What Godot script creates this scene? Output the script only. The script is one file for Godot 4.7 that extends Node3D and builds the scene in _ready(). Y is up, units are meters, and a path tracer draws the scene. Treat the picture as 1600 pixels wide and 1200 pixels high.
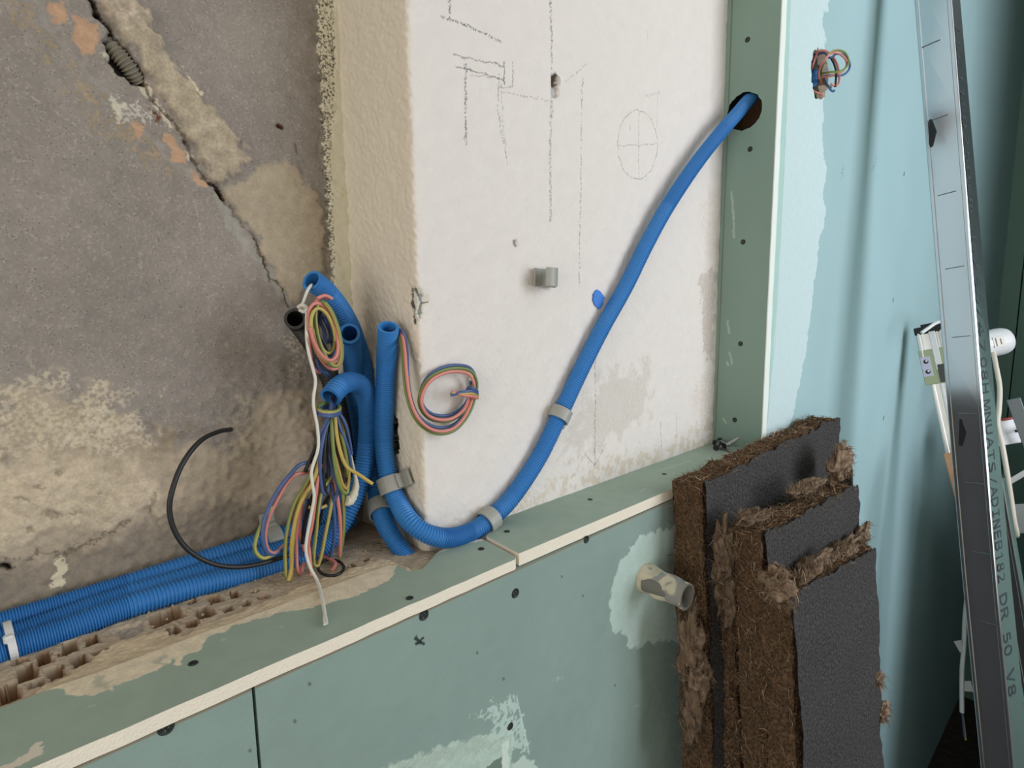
extends Node3D
# A renovation corner: ledge with conduits, painted pier, plasterboard walls, leaning insulation batts and metal studs.

# ---------------------------------------------------------------- measured lines of sight of the photograph
const FOCAL := 946.0
const EYE := Vector3(0, 1.6, 0.36)
const AX := Vector3(0.71857708, -0.11032699, 0.68664032)
const AY := Vector3(-0.01381709, -0.98940619, -0.14451461)
const AZ := Vector3(0.69531005, 0.09435752, -0.71248901)
# planes of the place (metres)
const Z_BACK := -0.186      # rough plastered wall
const Z_PIER := -0.0745     # painted pier front
const X_PIER := 0.307       # pier left side
const X_RET := 0.839        # plasterboard return
const Y_LEDGE := 1.373
const Y_BRICK := 1.3695
const PIPE_R := 0.0092

var noise := FastNoiseLite.new()
var cell := FastNoiseLite.new()
var rng := RandomNumberGenerator.new()
var used := {}
var M := {}

func ray(u: float, v: float) -> Vector3:
	var d := Vector3(u - 800.0, v - 600.0, FOCAL)
	return Vector3(AX.dot(d), AY.dot(d), AZ.dot(d))
func onz(u: float, v: float, z: float) -> Vector3:
	var r := ray(u, v)
	return EYE + r * ((z - EYE.z) / r.z)
func ony(u: float, v: float, y: float) -> Vector3:
	var r := ray(u, v)
	return EYE + r * ((y - EYE.y) / r.y)
func onx(u: float, v: float, x: float) -> Vector3:
	var r := ray(u, v)
	return EYE + r * ((x - EYE.x) / r.x)

# a list u,v,u,v ... on a wall plane, as points of that plane
func wall_pts(z: float, a: Array) -> PackedVector2Array:
	var o := PackedVector2Array()
	for i in range(0, a.size(), 2):
		var p := onz(a[i], a[i + 1], z)
		o.append(Vector2(p.x, p.y))
	return o
func ledge_pts(y: float, a: Array) -> PackedVector2Array:
	var o := PackedVector2Array()
	for i in range(0, a.size(), 2):
		var p := ony(a[i], a[i + 1], y)
		o.append(Vector2(p.x, -p.z))
	return o
func pier_pts(a: Array) -> PackedVector2Array:      # unrolled pier: left side first, then the front
	var o := PackedVector2Array()
	for i in range(0, a.size(), 2):
		var p := onz(a[i], a[i + 1], Z_PIER)
		var s := p.x - X_PIER + (Z_PIER - Z_BACK)
		if p.x < X_PIER:
			p = onx(a[i], a[i + 1], X_PIER)
			s = p.z - Z_BACK
		o.append(Vector2(s, p.y))
	return o

# ---------------------------------------------------------------- nodes, names, labels
func numbered(called: String) -> String:
	if not used.has(called):
		used[called] = 0
		return called
	used[called] += 1
	return "%s_%03d" % [called, used[called]]
func tag(o: Node3D, label := "", category := "", group := "", kind := "") -> Node3D:
	if label: o.set_meta("label", label)
	if category: o.set_meta("category", category)
	if group: o.set_meta("group", group)
	if kind: o.set_meta("kind", kind)
	return o
func base(called: String, at := Vector3.ZERO) -> Node3D:
	var o := Node3D.new()
	o.name = numbered(called)
	add_child(o, true)
	o.position = at
	return o
# world-space mesh as a node; under a parent the parent's offset is taken off
func obj(called: String, mesh: Mesh, mat: Material, parent: Node3D = null) -> MeshInstance3D:
	var o := MeshInstance3D.new()
	o.mesh = mesh
	o.name = numbered(called) if parent == null else called
	o.material_override = mat
	o.cast_shadow = GeometryInstance3D.SHADOW_CASTING_SETTING_ON
	if parent == null:
		add_child(o, true)
	else:
		parent.add_child(o, true)
		o.transform = parent.transform.affine_inverse() if parent.get_parent() == self else (parent.get_parent().transform * parent.transform).affine_inverse()
	return o
func struct(called: String, mesh: Mesh, mat: Material) -> MeshInstance3D:
	var o := obj(called, mesh, mat)
	o.set_meta("kind", "structure")
	return o

# ---------------------------------------------------------------- mesh building
class MB:
	var v := PackedVector3Array()
	var n := PackedVector3Array()
	var t := PackedVector2Array()
	var c := PackedColorArray()
	var ix := PackedInt32Array()
	var colored := false
	func tri(a: Vector3, b: Vector3, d: Vector3, hint: Vector3, col := Color.WHITE, ua := Vector2.ZERO, ub := Vector2.ZERO, ud := Vector2.ZERO) -> void:
		var nn := (d - a).cross(b - a)
		if nn.dot(hint) < 0.0:
			var s := b; b = d; d = s
			var us := ub; ub = ud; ud = us
			nn = -nn
		nn = nn.normalized()
		var k := v.size()
		for p in [a, b, d]: v.append(p)
		for i in 3: n.append(nn)
		t.append(ua); t.append(ub); t.append(ud)
		if colored:
			for i in 3: c.append(col)
		ix.append(k); ix.append(k + 1); ix.append(k + 2)
	func quad(a: Vector3, b: Vector3, d: Vector3, e: Vector3, hint: Vector3, col := Color.WHITE) -> void:
		tri(a, b, d, hint, col, Vector2(0, 0), Vector2(1, 0), Vector2(1, 1))
		tri(a, d, e, hint, col, Vector2(0, 0), Vector2(1, 1), Vector2(0, 1))
	func box(xf: Transform3D, size: Vector3, bev := 0.001, col := Color.WHITE) -> void:
		var h := size * 0.5
		bev = minf(bev, minf(h.x, minf(h.y, h.z)) * 0.45)
		var cen := xf.origin
		var P := func(sx: float, sy: float, sz: float, ax: int) -> Vector3:   # corner vertex lying on face ax
			var q := Vector3(sx * (h.x - (0.0 if ax == 0 else bev)), sy * (h.y - (0.0 if ax == 1 else bev)), sz * (h.z - (0.0 if ax == 2 else bev)))
			return xf * q
		for s in [-1.0, 1.0]:
			quad(P.call(s, -1, -1, 0), P.call(s, 1, -1, 0), P.call(s, 1, 1, 0), P.call(s, -1, 1, 0), xf.basis.x * s, col)
			quad(P.call(-1, s, -1, 1), P.call(1, s, -1, 1), P.call(1, s, 1, 1), P.call(-1, s, 1, 1), xf.basis.y * s, col)
			quad(P.call(-1, -1, s, 2), P.call(1, -1, s, 2), P.call(1, 1, s, 2), P.call(-1, 1, s, 2), xf.basis.z * s, col)
			for r in [-1.0, 1.0]:
				quad(P.call(s, r, -1, 0), P.call(s, r, 1, 0), P.call(s, r, 1, 1), P.call(s, r, -1, 1), xf.basis.x * s + xf.basis.y * r, col)
				quad(P.call(s, -1, r, 0), P.call(s, 1, r, 0), P.call(s, 1, r, 2), P.call(s, -1, r, 2), xf.basis.x * s + xf.basis.z * r, col)
				quad(P.call(-1, s, r, 1), P.call(1, s, r, 1), P.call(1, s, r, 2), P.call(-1, s, r, 2), xf.basis.y * s + xf.basis.z * r, col)
				for w in [-1.0, 1.0]:
					tri(P.call(s, r, w, 0), P.call(s, r, w, 1), P.call(s, r, w, 2), P.call(s, r, w, 0) - cen, col)
	# grid of points, smooth normals; flip turns the normal round
	func grid(pts: PackedVector3Array, nu: int, nv: int, flip := false, uvs := PackedVector2Array()) -> void:
		var k := v.size()
		for j in nv:
			for i in nu:
				var a := pts[j * nu + mini(i + 1, nu - 1)] - pts[j * nu + maxi(i - 1, 0)]
				var b := pts[mini(j + 1, nv - 1) * nu + i] - pts[maxi(j - 1, 0) * nu + i]
				var nn := a.cross(b).normalized()
				n.append(-nn if flip else nn)
		v.append_array(pts)
		if uvs.size():
			t.append_array(uvs)
		else:
			for j in nv:
				for i in nu: t.append(Vector2(float(i) / (nu - 1), float(j) / (nv - 1)))
		if colored:
			for i in nu * nv: c.append(Color.WHITE)
		for j in nv - 1:
			for i in nu - 1:
				var q := k + j * nu + i
				if flip:
					ix.append(q); ix.append(q + 1); ix.append(q + nu); ix.append(q + 1); ix.append(q + nu + 1); ix.append(q + nu)
				else:
					ix.append(q); ix.append(q + nu); ix.append(q + 1); ix.append(q + 1); ix.append(q + nu); ix.append(q + nu + 1)
	# swept round tube; rad per path point
	func tube(path: PackedVector3Array, rad: PackedFloat32Array, segs := 8, caps := true, cols: Array = [], inward := false) -> void:
		var cnt := path.size()
		var k := v.size()
		var up := Vector3.UP
		var tan0 := (path[1] - path[0]).normalized()
		if absf(tan0.dot(up)) > 0.9: up = Vector3.RIGHT
		var sgn := -1.0 if inward else 1.0
		for i in cnt:
			var tg := (path[mini(i + 1, cnt - 1)] - path[maxi(i - 1, 0)]).normalized()
			var side := tg.cross(up).normalized()
			up = side.cross(tg).normalized()
			var ds := (path[mini(i + 1, cnt - 1)] - path[maxi(i - 1, 0)]).length()
			var sl := 0.0 if ds < 1e-9 else (rad[mini(i + 1, cnt - 1)] - rad[maxi(i - 1, 0)]) / ds
			for s in segs + 1:
				var a := TAU * s / segs
				var rd := side * cos(a) + up * sin(a)
				v.append(path[i] + rd * rad[i])
				n.append(((rd - tg * sl).normalized()) * sgn)
				t.append(Vector2(float(s) / segs, float(i) * 0.1))
				if colored: c.append(cols[s % cols.size()] if cols.size() else Color.WHITE)
		var w := segs + 1
		for i in cnt - 1:
			for s in segs:
				var q := k + i * w + s
				if inward:
					for e in [q, q + w, q + 1, q + 1, q + w, q + w + 1]: ix.append(e)
				else:
					for e in [q, q + 1, q + w, q + 1, q + w + 1, q + w]: ix.append(e)
		if caps:
			for e in [0, cnt - 1]:
				var dirv: Vector3 = (path[0] - path[1]) if e == 0 else (path[cnt - 1] - path[cnt - 2])
				for s in segs:
					var a := v[k + e * w + s]
					var b := v[k + e * w + s + 1]
					tri(a, b, path[e], dirv, cols[0] if cols.size() else Color.WHITE)
	# extruded outline: poly in plane (ex, ey), from origin o, thickness along ez
	func prism(poly: PackedVector2Array, o: Vector3, ex: Vector3, ey: Vector3, ez: Vector3, th: float, uvf = null, side := true, back := true) -> void:
		var tr := Geometry2D.triangulate_polygon(poly)
		for i in range(0, tr.size(), 3):
			var p: Array = []
			var uv: Array = []
			for j in 3:
				var q := poly[tr[i + j]]
				p.append(o + ex * q.x + ey * q.y)
				uv.append(uvf.call(q) if uvf != null else q)
			tri(p[0] + ez * th, p[1] + ez * th, p[2] + ez * th, ez, Color.WHITE, uv[0], uv[1], uv[2])
			if back: tri(p[0], p[1], p[2], -ez)
		if side: rim(poly, o, ex, ey, ez, th)
	func rim(poly: PackedVector2Array, o: Vector3, ex: Vector3, ey: Vector3, ez: Vector3, th: float) -> void:
		var cw := Geometry2D.is_polygon_clockwise(poly)
		for i in poly.size():
			var a := poly[i]
			var b := poly[(i + 1) % poly.size()]
			var e := b - a
			var out := Vector2(e.y, -e.x) * (-1.0 if cw else 1.0)
			var A := o + ex * a.x + ey * a.y
			var B := o + ex * b.x + ey * b.y
			quad(A, B, B + ez * th, A + ez * th, ex * out.x + ey * out.y)
	# lathe: profile of (radius, height) round the axis of xf.y
	func lathe(xf: Transform3D, prof: PackedVector2Array, segs := 20) -> void:
		for i in prof.size() - 1:
			var a := prof[i]
			var b := prof[i + 1]
			var nr := Vector2(b.y - a.y, -(b.x - a.x))
			for s in segs:
				var t0 := TAU * s / segs
				var t1 := TAU * (s + 1) / segs
				var d0 := xf.basis.x * cos(t0) + xf.basis.z * sin(t0)
				var d1 := xf.basis.x * cos(t1) + xf.basis.z * sin(t1)
				var hint := (d0 + d1) * nr.x * 0.5 + xf.basis.y * nr.y
				quad(xf.origin + d0 * a.x + xf.basis.y * a.y, xf.origin + d1 * a.x + xf.basis.y * a.y, xf.origin + d1 * b.x + xf.basis.y * b.y, xf.origin + d0 * b.x + xf.basis.y * b.y, hint)
	func done() -> ArrayMesh:
		var arr := []
		arr.resize(Mesh.ARRAY_MAX)
		arr[Mesh.ARRAY_VERTEX] = v
		arr[Mesh.ARRAY_NORMAL] = n
		arr[Mesh.ARRAY_TEX_UV] = t
		if colored: arr[Mesh.ARRAY_COLOR] = c
		arr[Mesh.ARRAY_INDEX] = ix
		var m := ArrayMesh.new()
		m.add_surface_from_arrays(Mesh.PRIMITIVE_TRIANGLES, arr)
		return m

func slab(a: Vector3, b: Vector3, bev := 0.0005) -> ArrayMesh:      # box from corner to corner
	var m := MB.new()
	m.box(Transform3D(Basis(), (a + b) * 0.5), (b - a).abs(), bev)
	return m.done()

# ---------------------------------------------------------------- painting and relief of a surface, in that surface's own metres
class Canvas:
	var w: int
	var h: int
	var o: Vector2
	var size: Vector2
	var res: float
	var c := PackedColorArray()
	var d := PackedFloat32Array()
	var nz: FastNoiseLite
	func _init(a: Vector2, b: Vector2, r: float, ns: FastNoiseLite) -> void:
		o = a; res = r; nz = ns
		w = ceili((b.x - a.x) / r); h = ceili((b.y - a.y) / r)
		size = Vector2(w, h) * r
		c.resize(w * h); d.resize(w * h)
	func at(x: int, y: int) -> Vector2:
		return o + Vector2(x + 0.5, h - y - 0.5) * res
	func f(p: Vector2, fr: float, k := 0.0) -> float:
		return nz.get_noise_3d(p.x * fr, p.y * fr, k)
	func base(fn: Callable) -> void:              # fn(p) -> [Color, height]
		for y in h:
			for x in w:
				var r: Array = fn.call(at(x, y))
				c[y * w + x] = r[0]
				d[y * w + x] = r[1]
	# filled outline: ragged by warp (metres) at frequency fr; speck cuts it into flecks; soft fades it at the rim
	func poly(pts: PackedVector2Array, col: Color, alpha := 1.0, warp := 0.004, fr := 60.0, speck := 0.0, sfr := 300.0, hgt := 0.0, soft := 0.0, mottle := 0.0) -> void:
		var lo := pts[0]
		var hi := pts[0]
		for p in pts:
			lo = lo.min(p); hi = hi.max(p)
		var g := warp * 1.5 + soft
		var x0 := maxi(0, floori((lo.x - g - o.x) / res))
		var x1 := mini(w - 1, ceili((hi.x + g - o.x) / res))
		var y0 := maxi(0, h - 1 - ceili((hi.y + g - o.y) / res))
		var y1 := mini(h - 1, h - 1 - floori((lo.y - g - o.y) / res))
		for y in range(y0, y1 + 1):
			for x in range(x0, x1 + 1):
				var p := at(x, y)
				var q := p
				if warp > 0.0:
					q += Vector2(f(p, fr, 3.0) + 0.5 * f(p, fr * 3.1, 8.0), f(p, fr, 11.0) + 0.5 * f(p, fr * 3.1, 17.0)) * warp * 1.6
				if not Geometry2D.is_point_in_polygon(q, pts): continue
				var a := alpha
				if soft > 0.0:
					var dm := 1e9
					for i in pts.size():
						dm = minf(dm, q.distance_squared_to(Geometry2D.get_closest_point_to_segment(q, pts[i], pts[(i + 1) % pts.size()])))
					a *= smoothstep(0.0, soft, sqrt(dm))
				if speck > 0.0:
					a *= smoothstep(-0.12, 0.12, f(p, sfr, 23.0) + 0.5 * f(p, sfr * 2.7, 29.0) + (0.5 - speck) * 1.4)
				var k := y * w + x
				var cc := col
				if mottle > 0.0:
					var m := 1.0 + mottle * (f(p, 90.0, 41.0) + f(p, 400.0, 43.0))
					cc = Color(col.r * m, col.g * m, col.b * m)
				c[k] = c[k].lerp(cc, a)
				d[k] += hgt * a
	func stroke(pts: PackedVector2Array, wd: float, col: Color, alpha := 1.0, gate := 0.0, gfr := 500.0, hgt := 0.0, wob := 0.0) -> void:
		for i in pts.size() - 1:
			var a := pts[i]
			var b := pts[i + 1]
			var g := wd + wob * 1.5
			var x0 := maxi(0, floori((minf(a.x, b.x) - g - o.x) / res))
			var x1 := mini(w - 1, ceili((maxf(a.x, b.x) + g - o.x) / res))
			var y0 := maxi(0, h - 1 - ceili((maxf(a.y, b.y) + g - o.y) / res))
			var y1 := mini(h - 1, h - 1 - floori((minf(a.y, b.y) - g - o.y) / res))
			for y in range(y0, y1 + 1):
				for x in range(x0, x1 + 1):
					var p := at(x, y)
					var q := p
					if wob > 0.0: q += Vector2(f(p, 90.0, 5.0) + 0.6 * f(p, 350.0, 6.0), f(p, 90.0, 7.0) + 0.6 * f(p, 350.0, 9.0)) * wob
					var dist := q.distance_to(Geometry2D.get_closest_point_to_segment(q, a, b))
					if dist > wd: continue
					var al := alpha * (1.0 - smoothstep(wd * 0.4, wd, dist))
					if gate > 0.0: al *= smoothstep(gate - 0.25, gate + 0.1, f(p, gfr, 51.0))
					var k := y * w + x
					c[k] = c[k].lerp(col, al)
					d[k] += hgt * al
	func height(p: Vector2) -> float:
		var x := clampi(roundi((p.x - o.x) / res - 0.5), 0, w - 1)
		var y := clampi(h - 1 - roundi((p.y - o.y) / res - 0.5), 0, h - 1)
		return d[y * w + x]
	func uv(p: Vector2) -> Vector2:
		return Vector2((p.x - o.x) / size.x, 1.0 - (p.y - o.y) / size.y)
	func texture() -> ImageTexture:
		var by := PackedByteArray()
		by.resize(w * h * 3)
		for k in w * h:
			var q := c[k]
			by[k * 3] = clampi(int(q.r * 255.0 + 0.5), 0, 255)
			by[k * 3 + 1] = clampi(int(q.g * 255.0 + 0.5), 0, 255)
			by[k * 3 + 2] = clampi(int(q.b * 255.0 + 0.5), 0, 255)
		return ImageTexture.create_from_image(Image.create_from_data(w, h, false, Image.FORMAT_RGB8, by))

# ---------------------------------------------------------------- materials
func mat(col: Color, rough := 0.8, metal := 0.0, spec := 0.5) -> StandardMaterial3D:
	var m := StandardMaterial3D.new()
	m.albedo_color = col
	m.roughness = rough
	m.metallic = metal
	m.metallic_specular = spec
	return m
func noise_tex(freq: float, normal := false, strength := 4.0, ramp: Gradient = null, kind := FastNoiseLite.TYPE_SIMPLEX_SMOOTH, oct := 4) -> NoiseTexture2D:
	var f := FastNoiseLite.new()
	f.seed = 5
	f.noise_type = kind
	f.frequency = freq
	f.fractal_octaves = oct
	var t := NoiseTexture2D.new()
	t.width = 512; t.height = 512
	t.seamless = true
	t.noise = f
	t.as_normal_map = normal
	t.bump_strength = strength
	if ramp: t.color_ramp = ramp
	return t
func ramp(a: Color, b: Color) -> Gradient:
	var g := Gradient.new()
	g.set_color(0, a); g.set_color(1, b)
	return g
func grain(m: StandardMaterial3D, tex: Texture2D, scale: float, amount := 1.0) -> StandardMaterial3D:
	m.normal_enabled = true
	m.normal_texture = tex
	m.normal_scale = amount
	m.uv1_triplanar = true
	m.uv1_world_triplanar = true
	m.uv1_scale = Vector3.ONE * scale
	return m
func canvas_mat(cv: Canvas, rough := 0.9, spec := 0.3) -> StandardMaterial3D:
	var m := mat(Color.WHITE, rough, 0.0, spec)
	m.albedo_texture = cv.texture()
	m.texture_filter = BaseMaterial3D.TEXTURE_FILTER_LINEAR
	m.texture_repeat = false
	return m

# ---------------------------------------------------------------- curves
func smooth_path(pts: PackedVector3Array, step: float) -> PackedVector3Array:
	var cv := Curve3D.new()
	cv.bake_interval = step
	for i in pts.size():
		var tg := (pts[mini(i + 1, pts.size() - 1)] - pts[maxi(i - 1, 0)])
		var l0 := pts[i].distance_to(pts[maxi(i - 1, 0)])
		var l1 := pts[i].distance_to(pts[mini(i + 1, pts.size() - 1)])
		tg = tg.normalized()
		cv.add_point(pts[i], -tg * l0 / 3.0, tg * l1 / 3.0)
	return cv.get_baked_points()
func zpath(a: Array) -> PackedVector3Array:         # u, v, z triples
	var o := PackedVector3Array()
	for i in range(0, a.size(), 3): o.append(onz(a[i], a[i + 1], a[i + 2]))
	return o
func even(r: float, cnt: int) -> PackedFloat32Array:
	var o := PackedFloat32Array()
	o.resize(cnt); o.fill(r)
	return o
func wire_mesh(pts: PackedVector3Array, r: float, cols: Array = [], step := 0.004) -> ArrayMesh:
	var m := MB.new()
	m.colored = cols.size() > 0
	var p := smooth_path(pts, step)
	m.tube(p, even(r, p.size()), 8, true, cols)
	return m.done()
# corrugated conduit, open ends show the bore
func conduit_mesh(pts: PackedVector3Array, r: float, pitch := 0.0031, deep := 0.0013) -> ArrayMesh:
	var m := MB.new()
	var p := smooth_path(pts, pitch / 6.0)
	var rad := PackedFloat32Array()
	for i in p.size():
		var ph := fmod(float(i) / 6.0, 1.0)
		rad.append(r - deep * smoothstep(0.12, 0.75, absf(ph * 2.0 - 1.0) * 1.05))
	m.tube(p, rad, 22, false)
	var ib := even(r - 0.0022, p.size())
	var q := PackedVector3Array()
	var iq := PackedFloat32Array()
	for i in range(0, p.size(), 8):
		q.append(p[i]); iq.append(ib[i])
	q.append(p[p.size() - 1]); iq.append(r - 0.0022)
	m.tube(q, iq, 22, false, [], true)
	for e in [0, p.size() - 1]:                       # cut rims
		var tg := ((p[0] - p[2]) if e == 0 else (p[e] - p[e - 2])).normalized()
		var sd := tg.cross(Vector3.UP).normalized()
		var up := sd.cross(tg)
		for s in 22:
			var d0 := sd * cos(TAU * s / 22) + up * sin(TAU * s / 22)
			var d1 := sd * cos(TAU * (s + 1) / 22) + up * sin(TAU * (s + 1) / 22)
			m.quad(p[e] + d0 * r, p[e] + d1 * r, p[e] + d1 * (r - 0.0024), p[e] + d0 * (r - 0.0024), tg)
	return m.done()

# ================================================================ the scene
func _ready() -> void:
	# ---- camera
	var cam := Camera3D.new()
	cam.name = "camera"
	cam.basis = Basis(Vector3(AX.x, AY.x, AZ.x), -Vector3(AX.y, AY.y, AZ.y), -Vector3(AX.z, AY.z, AZ.z)).orthonormalized()
	cam.position = EYE
	cam.fov = rad_to_deg(2.0 * atan(600.0 / FOCAL))
	cam.near = 0.01
	add_child(cam)
	cam.current = true
	# ---- sky, exposure
	var env := Environment.new()
	var sky := Sky.new()
	var sm := ProceduralSkyMaterial.new()
	sm.sky_top_color = Color(0.72, 0.8, 0.9)
	sm.sky_horizon_color = Color(0.86, 0.89, 0.92)
	sm.ground_bottom_color = Color(0.36, 0.34, 0.31)
	sm.ground_horizon_color = Color(0.6, 0.59, 0.56)
	sky.sky_material = sm
	env.sky = sky
	env.background_mode = Environment.BG_SKY
	env.background_energy_multiplier = 1.2
	env.tonemap_mode = Environment.TONE_MAPPER_LINEAR
	env.tonemap_exposure = 1.0
	env.sdfgi_enabled = true
	env.ssao_enabled = true
	env.ssil_enabled = true
	var we := WorldEnvironment.new()
	we.name = "world_environment"
	we.environment = env
	add_child(we)
	# ---- daylight through the window behind the camera, and the doorway at the left end of the room
	var day := AreaLight3D.new()
	day.name = "window_daylight"
	day.area_size = Vector2(1.0, 1.3)
	day.light_color = Color(0.945, 0.965, 1.0)
	day.light_energy = 2.08
	day.area_normalize_energy = false
	day.shadow_enabled = true
	day.position = Vector3(1.3, 1.88, 1.66)
	add_child(day)
	var door := AreaLight3D.new()
	door.name = "doorway_daylight"
	door.area_size = Vector2(1.4, 2.0)
	door.light_color = Color(1.0, 0.975, 0.935)
	door.light_energy = 0.85
	door.area_normalize_energy = false
	door.shadow_enabled = true
	door.position = Vector3(-1.76, 1.4, 0.85)
	door.rotation.y = -PI / 2
	add_child(door)

	noise.seed = 11
	noise.noise_type = FastNoiseLite.TYPE_SIMPLEX_SMOOTH
	noise.frequency = 1.0
	noise.fractal_type = FastNoiseLite.FRACTAL_NONE
	rng.seed = 4
	make_materials()
	build_room()
	build_back_wall()
	build_pier()
	build_lower_wall()
	build_return_and_right_wall()
	build_conduits()
	build_wires()
	build_clips()
	build_small_things()
	build_batts()
	build_right_side()

func make_materials() -> void:
	var fine := noise_tex(0.06, true, 6.0)
	var coarse := noise_tex(0.02, true, 8.0)
	M.fine = fine
	M.plain_plaster = grain(mat(Color(0.74, 0.71, 0.66), 0.9), coarse, 3.0, 0.5)
	M.pier_paint = mat(Color(0.868, 0.839, 0.813), 0.85)
	M.room = mat(Color(0.86, 0.83, 0.79), 0.9)
	M.floor = grain(mat(Color(0.22, 0.18, 0.15), 0.85), coarse, 2.0, 0.6)
	M.ceiling = mat(Color(0.92, 0.91, 0.89), 0.9)
	M.board = grain(mat(Color(0.45, 0.575, 0.53), 0.85, 0.0, 0.3), fine, 6.0, 0.15)
	M.gypsum = grain(mat(Color(0.91, 0.87, 0.8), 0.95), fine, 14.0, 0.5)
	M.filler = mat(Color(0.88, 0.9, 0.875), 0.85)
	M.brick = grain(mat(Color(0.52, 0.36, 0.27), 0.95), coarse, 8.0, 0.6)
	M.blue = mat(Color(0.21, 0.49, 0.75), 0.42, 0.0, 0.45)
	M.black_pipe = mat(Color(0.14, 0.14, 0.13), 0.5)
	M.grey_pipe = mat(Color(0.3, 0.3, 0.28), 0.55)
	M.pink = mat(Color(0.8, 0.5, 0.46), 0.45)
	M.wblue = mat(Color(0.27, 0.35, 0.53), 0.45)
	M.wblack = mat(Color(0.1, 0.1, 0.1), 0.5)
	M.wyellow = mat(Color(0.7, 0.6, 0.3), 0.45)
	M.gy = mat(Color.WHITE, 0.45)
	M.gy.vertex_color_use_as_albedo = true
	M.string = grain(mat(Color(0.83, 0.82, 0.78), 0.8), fine, 30.0, 0.5)
	M.clip = mat(Color(0.6, 0.6, 0.57), 0.45)
	M.pale = mat(Color(0.86, 0.86, 0.85), 0.5)
	M.cable = mat(Color(0.86, 0.82, 0.76), 0.45)
	M.sleeve = grain(mat(Color(0.5, 0.47, 0.41), 0.9), fine, 25.0, 1.0)
	M.white = mat(Color(0.86, 0.86, 0.86), 0.4)
	M.galv = mat(Color(0.8, 0.81, 0.83), 0.18, 0.95)
	M.galv_dull = mat(Color(0.5, 0.53, 0.54), 0.5, 0.85)
	M.alu = mat(Color(0.82, 0.82, 0.8), 0.35, 0.75)
	M.dark = mat(Color(0.05, 0.06, 0.06), 0.6)
	M.steel = mat(Color(0.55, 0.55, 0.55), 0.3, 0.9)
	M.wood = grain(mat(Color(0.72, 0.56, 0.42), 0.7), fine, 8.0, 0.3)
	M.dust = mat(Color(0.66, 0.59, 0.5), 0.95)
	M.plaster = grain(mat(Color(0.82, 0.79, 0.71), 0.95), fine, 20.0, 0.8)
	var wr := Gradient.new()
	wr.set_color(0, Color(0.19, 0.14, 0.1)); wr.set_color(1, Color(0.5, 0.4, 0.31))
	M.wool = mat(Color.WHITE, 1.0, 0.0, 0.1)
	M.wool.albedo_texture = noise_tex(0.03, false, 1.0, wr)
	M.wool.uv1_triplanar = true
	M.wool.uv1_world_triplanar = true
	M.wool.uv1_scale = Vector3(5, 14, 14)
	M.wool.normal_enabled = true
	M.wool.normal_texture = noise_tex(0.05, true, 10.0)
	M.wool.normal_scale = 1.0
	M.fibre = mat(Color.WHITE, 1.0, 0.0, 0.1)
	M.fibre.vertex_color_use_as_albedo = true
	var fr := Gradient.new()
	fr.set_color(0, Color(0.15, 0.145, 0.145)); fr.set_color(1, Color(0.37, 0.36, 0.355))
	M.fleece = mat(Color.WHITE, 0.95, 0.0, 0.15)
	M.fleece.albedo_texture = noise_tex(0.05, false, 1.0, fr, FastNoiseLite.TYPE_SIMPLEX_SMOOTH, 5)
	M.fleece.uv1_triplanar = true
	M.fleece.uv1_world_triplanar = true
	M.fleece.uv1_scale = Vector3.ONE * 9.0
	M.fleece.normal_enabled = true
	M.fleece.normal_texture = fine
	M.fleece.normal_scale = 0.7

# ---------------------------------------------------------------- the room behind and around
func build_room() -> void:
	struct("floor", slab(Vector3(-2.0, -0.15, -0.35), Vector3(3.0, 0, 2.4)), M.floor)
	struct("ceiling", slab(Vector3(-2.0, 2.6, -0.35), Vector3(3.0, 2.75, 2.4)), M.ceiling)
	# side wall with the doorway at the left end of the room
	var lw := MB.new()
	lw.box(Transform3D(Basis(), Vector3(-1.9, 1.3, -0.11)), Vector3(0.2, 2.6, 0.48), 0.002)
	lw.box(Transform3D(Basis(), Vector3(-1.9, 1.3, 1.775)), Vector3(0.2, 2.6, 0.37), 0.002)
	lw.box(Transform3D(Basis(), Vector3(-1.9, 2.49, 0.85)), Vector3(0.2, 0.22, 1.5), 0.002)
	lw.box(Transform3D(Basis(), Vector3(-1.9, 0.15, 0.85)), Vector3(0.2, 0.3, 1.5), 0.002)
	struct("wall_left", lw.done(), M.room)
	# wall with the window, opposite the pier
	var ww := MB.new()
	ww.box(Transform3D(Basis(), Vector3(-0.61, 1.3, 1.82)), Vector3(2.78, 2.6, 0.2), 0.002)
	ww.box(Transform3D(Basis(), Vector3(2.42, 1.3, 1.82)), Vector3(1.16, 2.6, 0.2), 0.002)
	ww.box(Transform3D(Basis(), Vector3(1.31, 0.6, 1.82)), Vector3(1.08, 1.2, 0.2), 0.002)
	ww.box(Transform3D(Basis(), Vector3(1.31, 2.57, 1.82)), Vector3(1.08, 0.06, 0.2), 0.002)
	struct("wall_window", ww.done(), M.room)
	# unseen walls, added only to keep window light off the far corner
	struct("added_shade_wall", slab(Vector3(1.9, 0, 0.62), Vector3(2.02, 2.6, 1.72)), M.board)
	struct("added_shade_wall_low", slab(Vector3(1.66, 0, 0.3), Vector3(1.9, 1.25, 0.62)), M.board)  # low blocker, added to darken the lower right wall
	# boarded end wall with a joint between its boards
	var we := Node3D.new()
	we.name = "wall_end"
	we.set_meta("kind", "structure")
	add_child(we)
	var jz := 0.0
	var j := onx(1590, 500, 2.8)
	jz = j.z
	obj("plasterboard", slab(Vector3(2.8, 0, -0.2), Vector3(2.9, 2.6, jz - 0.002)), M.board, we)
	obj("plasterboard", slab(Vector3(2.8, 0, jz + 0.002), Vector3(2.9, 2.6, 2.2)), M.board, we)
	obj("backing", slab(Vector3(2.86, 0, -0.3), Vector3(3.0, 2.6, 2.3)), M.dark, we)

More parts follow.
